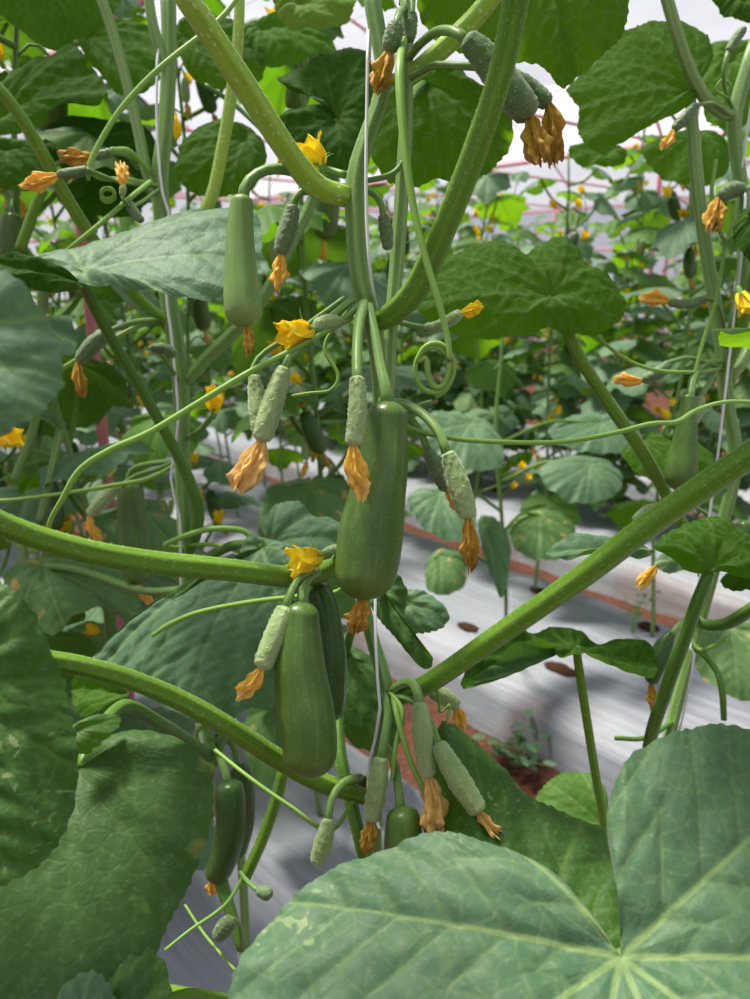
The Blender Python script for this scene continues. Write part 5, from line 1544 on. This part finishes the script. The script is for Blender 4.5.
k = 1
for z in (.9, 1.65, 2.3):
    tag(pipe('trim_%d' % k, bedpt(N0, S1 - .06, z), bedpt(N1, S1 - .06, z), .016), kind='structure')
    k += 1
    tag(pipe('trim_%d' % k, bedpt(N1 - .06, S0, z), bedpt(N1 - .06, S1, z), .016), kind='structure')
    k += 1
for n in (N0 + SPAN, N0 + 2 * SPAN):
    tag(pipe('trim_%d' % k, bedpt(n, S0, 2.30), bedpt(n, S1, 2.30), .018), kind='structure')
    k += 1
for s in np.arange(-.5, 10.2, 2.1):
    for b in range(3):
        arch = [(bedpt(N0 + SPAN * (b + t), s, roof_z(min(N0 + SPAN * (b + min(t, .9999)), N1 - 1e-5)) - .04), .013) for t in np.linspace(0.001, .999, 15)]
        V, F, M_, uv, vein = tube_geo(px(arch), nlen=30, nseg=8)
        tag(link('trim_%d' % k, mesh_from('trim', V, F, [MT['pipe']], uv, {'vein': vein})), kind='structure')
        k += 1
    tag(pipe('trim_%d' % k, bedpt(N0, s, 2.30), bedpt(N1, s, 2.30), .012), kind='structure')
    k += 1
pb = ground_at(100, 560, 0)
pn = P(91, 320, 1.5)
tag(pipe('greenhouse_post', (pn.x, pn.y, -.05), (pn.x, pn.y, 2.36), .0115), 'dull red steel post standing among the leaves behind the second plant', 'post', 'red posts')
for i, (n, s) in enumerate([(N1 - .06, 2.0), (N1 - .06, 4.1), (N1 - .06, 6.2), (N1 - .06, 8.3), (6.4, 3.7), (6.4, 7.9), (1.6, S1 - .06), (4.0, S1 - .06), (6.4, S1 - .06), (8.8, S1 - .06)]):
    tag(pipe('greenhouse_post', bedpt(n, s, -.05), bedpt(n, s, 2.34), .021), 'distant pink steel post in front of the milky film', 'post', 'pink posts by the film')

# wires that carry the twines
for n in (.34, .76, 1.68, 2.08):
    a, b = bedpt(n, -1.5, WIRE_Z), bedpt(n, 9, WIRE_Z)
    V, F, M_, uv, vein = tube_geo(px([(a, .0012), (a.lerp(b, .5), .0012), (b, .0012)]), nlen=12, nseg=6)
    tag(link('trellis_wire', mesh_from('trellis_wire', V, F, [MT['twine']], uv, {'vein': vein})), 'thin wire strung along the row above the plants', 'wire', 'trellis wires')

# ================================================================== light, camera
w = bpy.data.worlds.new('sky')
SC.world = w
w.use_nodes = True
wt = w.node_tree
wt.nodes.clear()
wo = wt.nodes.new('ShaderNodeOutputWorld')
bg = wt.nodes.new('ShaderNodeBackground')
tc = wt.nodes.new('ShaderNodeTexCoord')
sx = wt.nodes.new('ShaderNodeSeparateXYZ')
rp = wt.nodes.new('ShaderNodeValToRGB')
wt.links.new(tc.outputs['Generated'], sx.inputs[0])
wt.links.new(sx.outputs[2], rp.inputs[0])
rp.color_ramp.elements[0].position = 0.0
rp.color_ramp.elements[0].color = (.86, .88, .96, 1)
rp.color_ramp.elements[1].position = .6
rp.color_ramp.elements[1].color = (.74, .82, 1.0, 1)
wt.links.new(rp.outputs[0], bg.inputs[0])
bg.inputs[1].default_value = .48
wt.links.new(bg.outputs[0], wo.inputs[0])

sun = bpy.data.lights.new('sun', 'SUN')
sun.energy = 9.5
sun.angle = math.radians(11)
sun.color = (1.0, .94, .82)
so = bpy.data.objects.new('sun', sun)
COL.objects.link(so)
so.rotation_euler = Vector((.34, -.26, -1)).to_track_quat('-Z', 'Y').to_euler()

cam = bpy.data.cameras.new('camera')
cam.sensor_fit = 'VERTICAL'
cam.sensor_height = 36
cam.lens = 36 * FPX / 999
cam.clip_start = .02
cam.clip_end = 100
cam.dof.use_dof = True
cam.dof.focus_distance = .49
cam.dof.aperture_fstop = 9.5
co = bpy.data.objects.new('camera', cam)
COL.objects.link(co)
co.location = EYE
co.rotation_euler = (math.pi / 2 - PITCH, 0, 0)
SC.camera = co

SC.view_settings.view_transform = 'Standard'
SC.view_settings.look = 'None'
SC.view_settings.gamma = 1
SC.view_settings.use_curve_mapping = False
SC.view_settings.exposure = 0.33
SC.cycles.use_denoising = True
SC.cycles.max_bounces = 8
SC.cycles.transparent_max_bounces = 10
SC.cycles.sample_clamp_indirect = 6
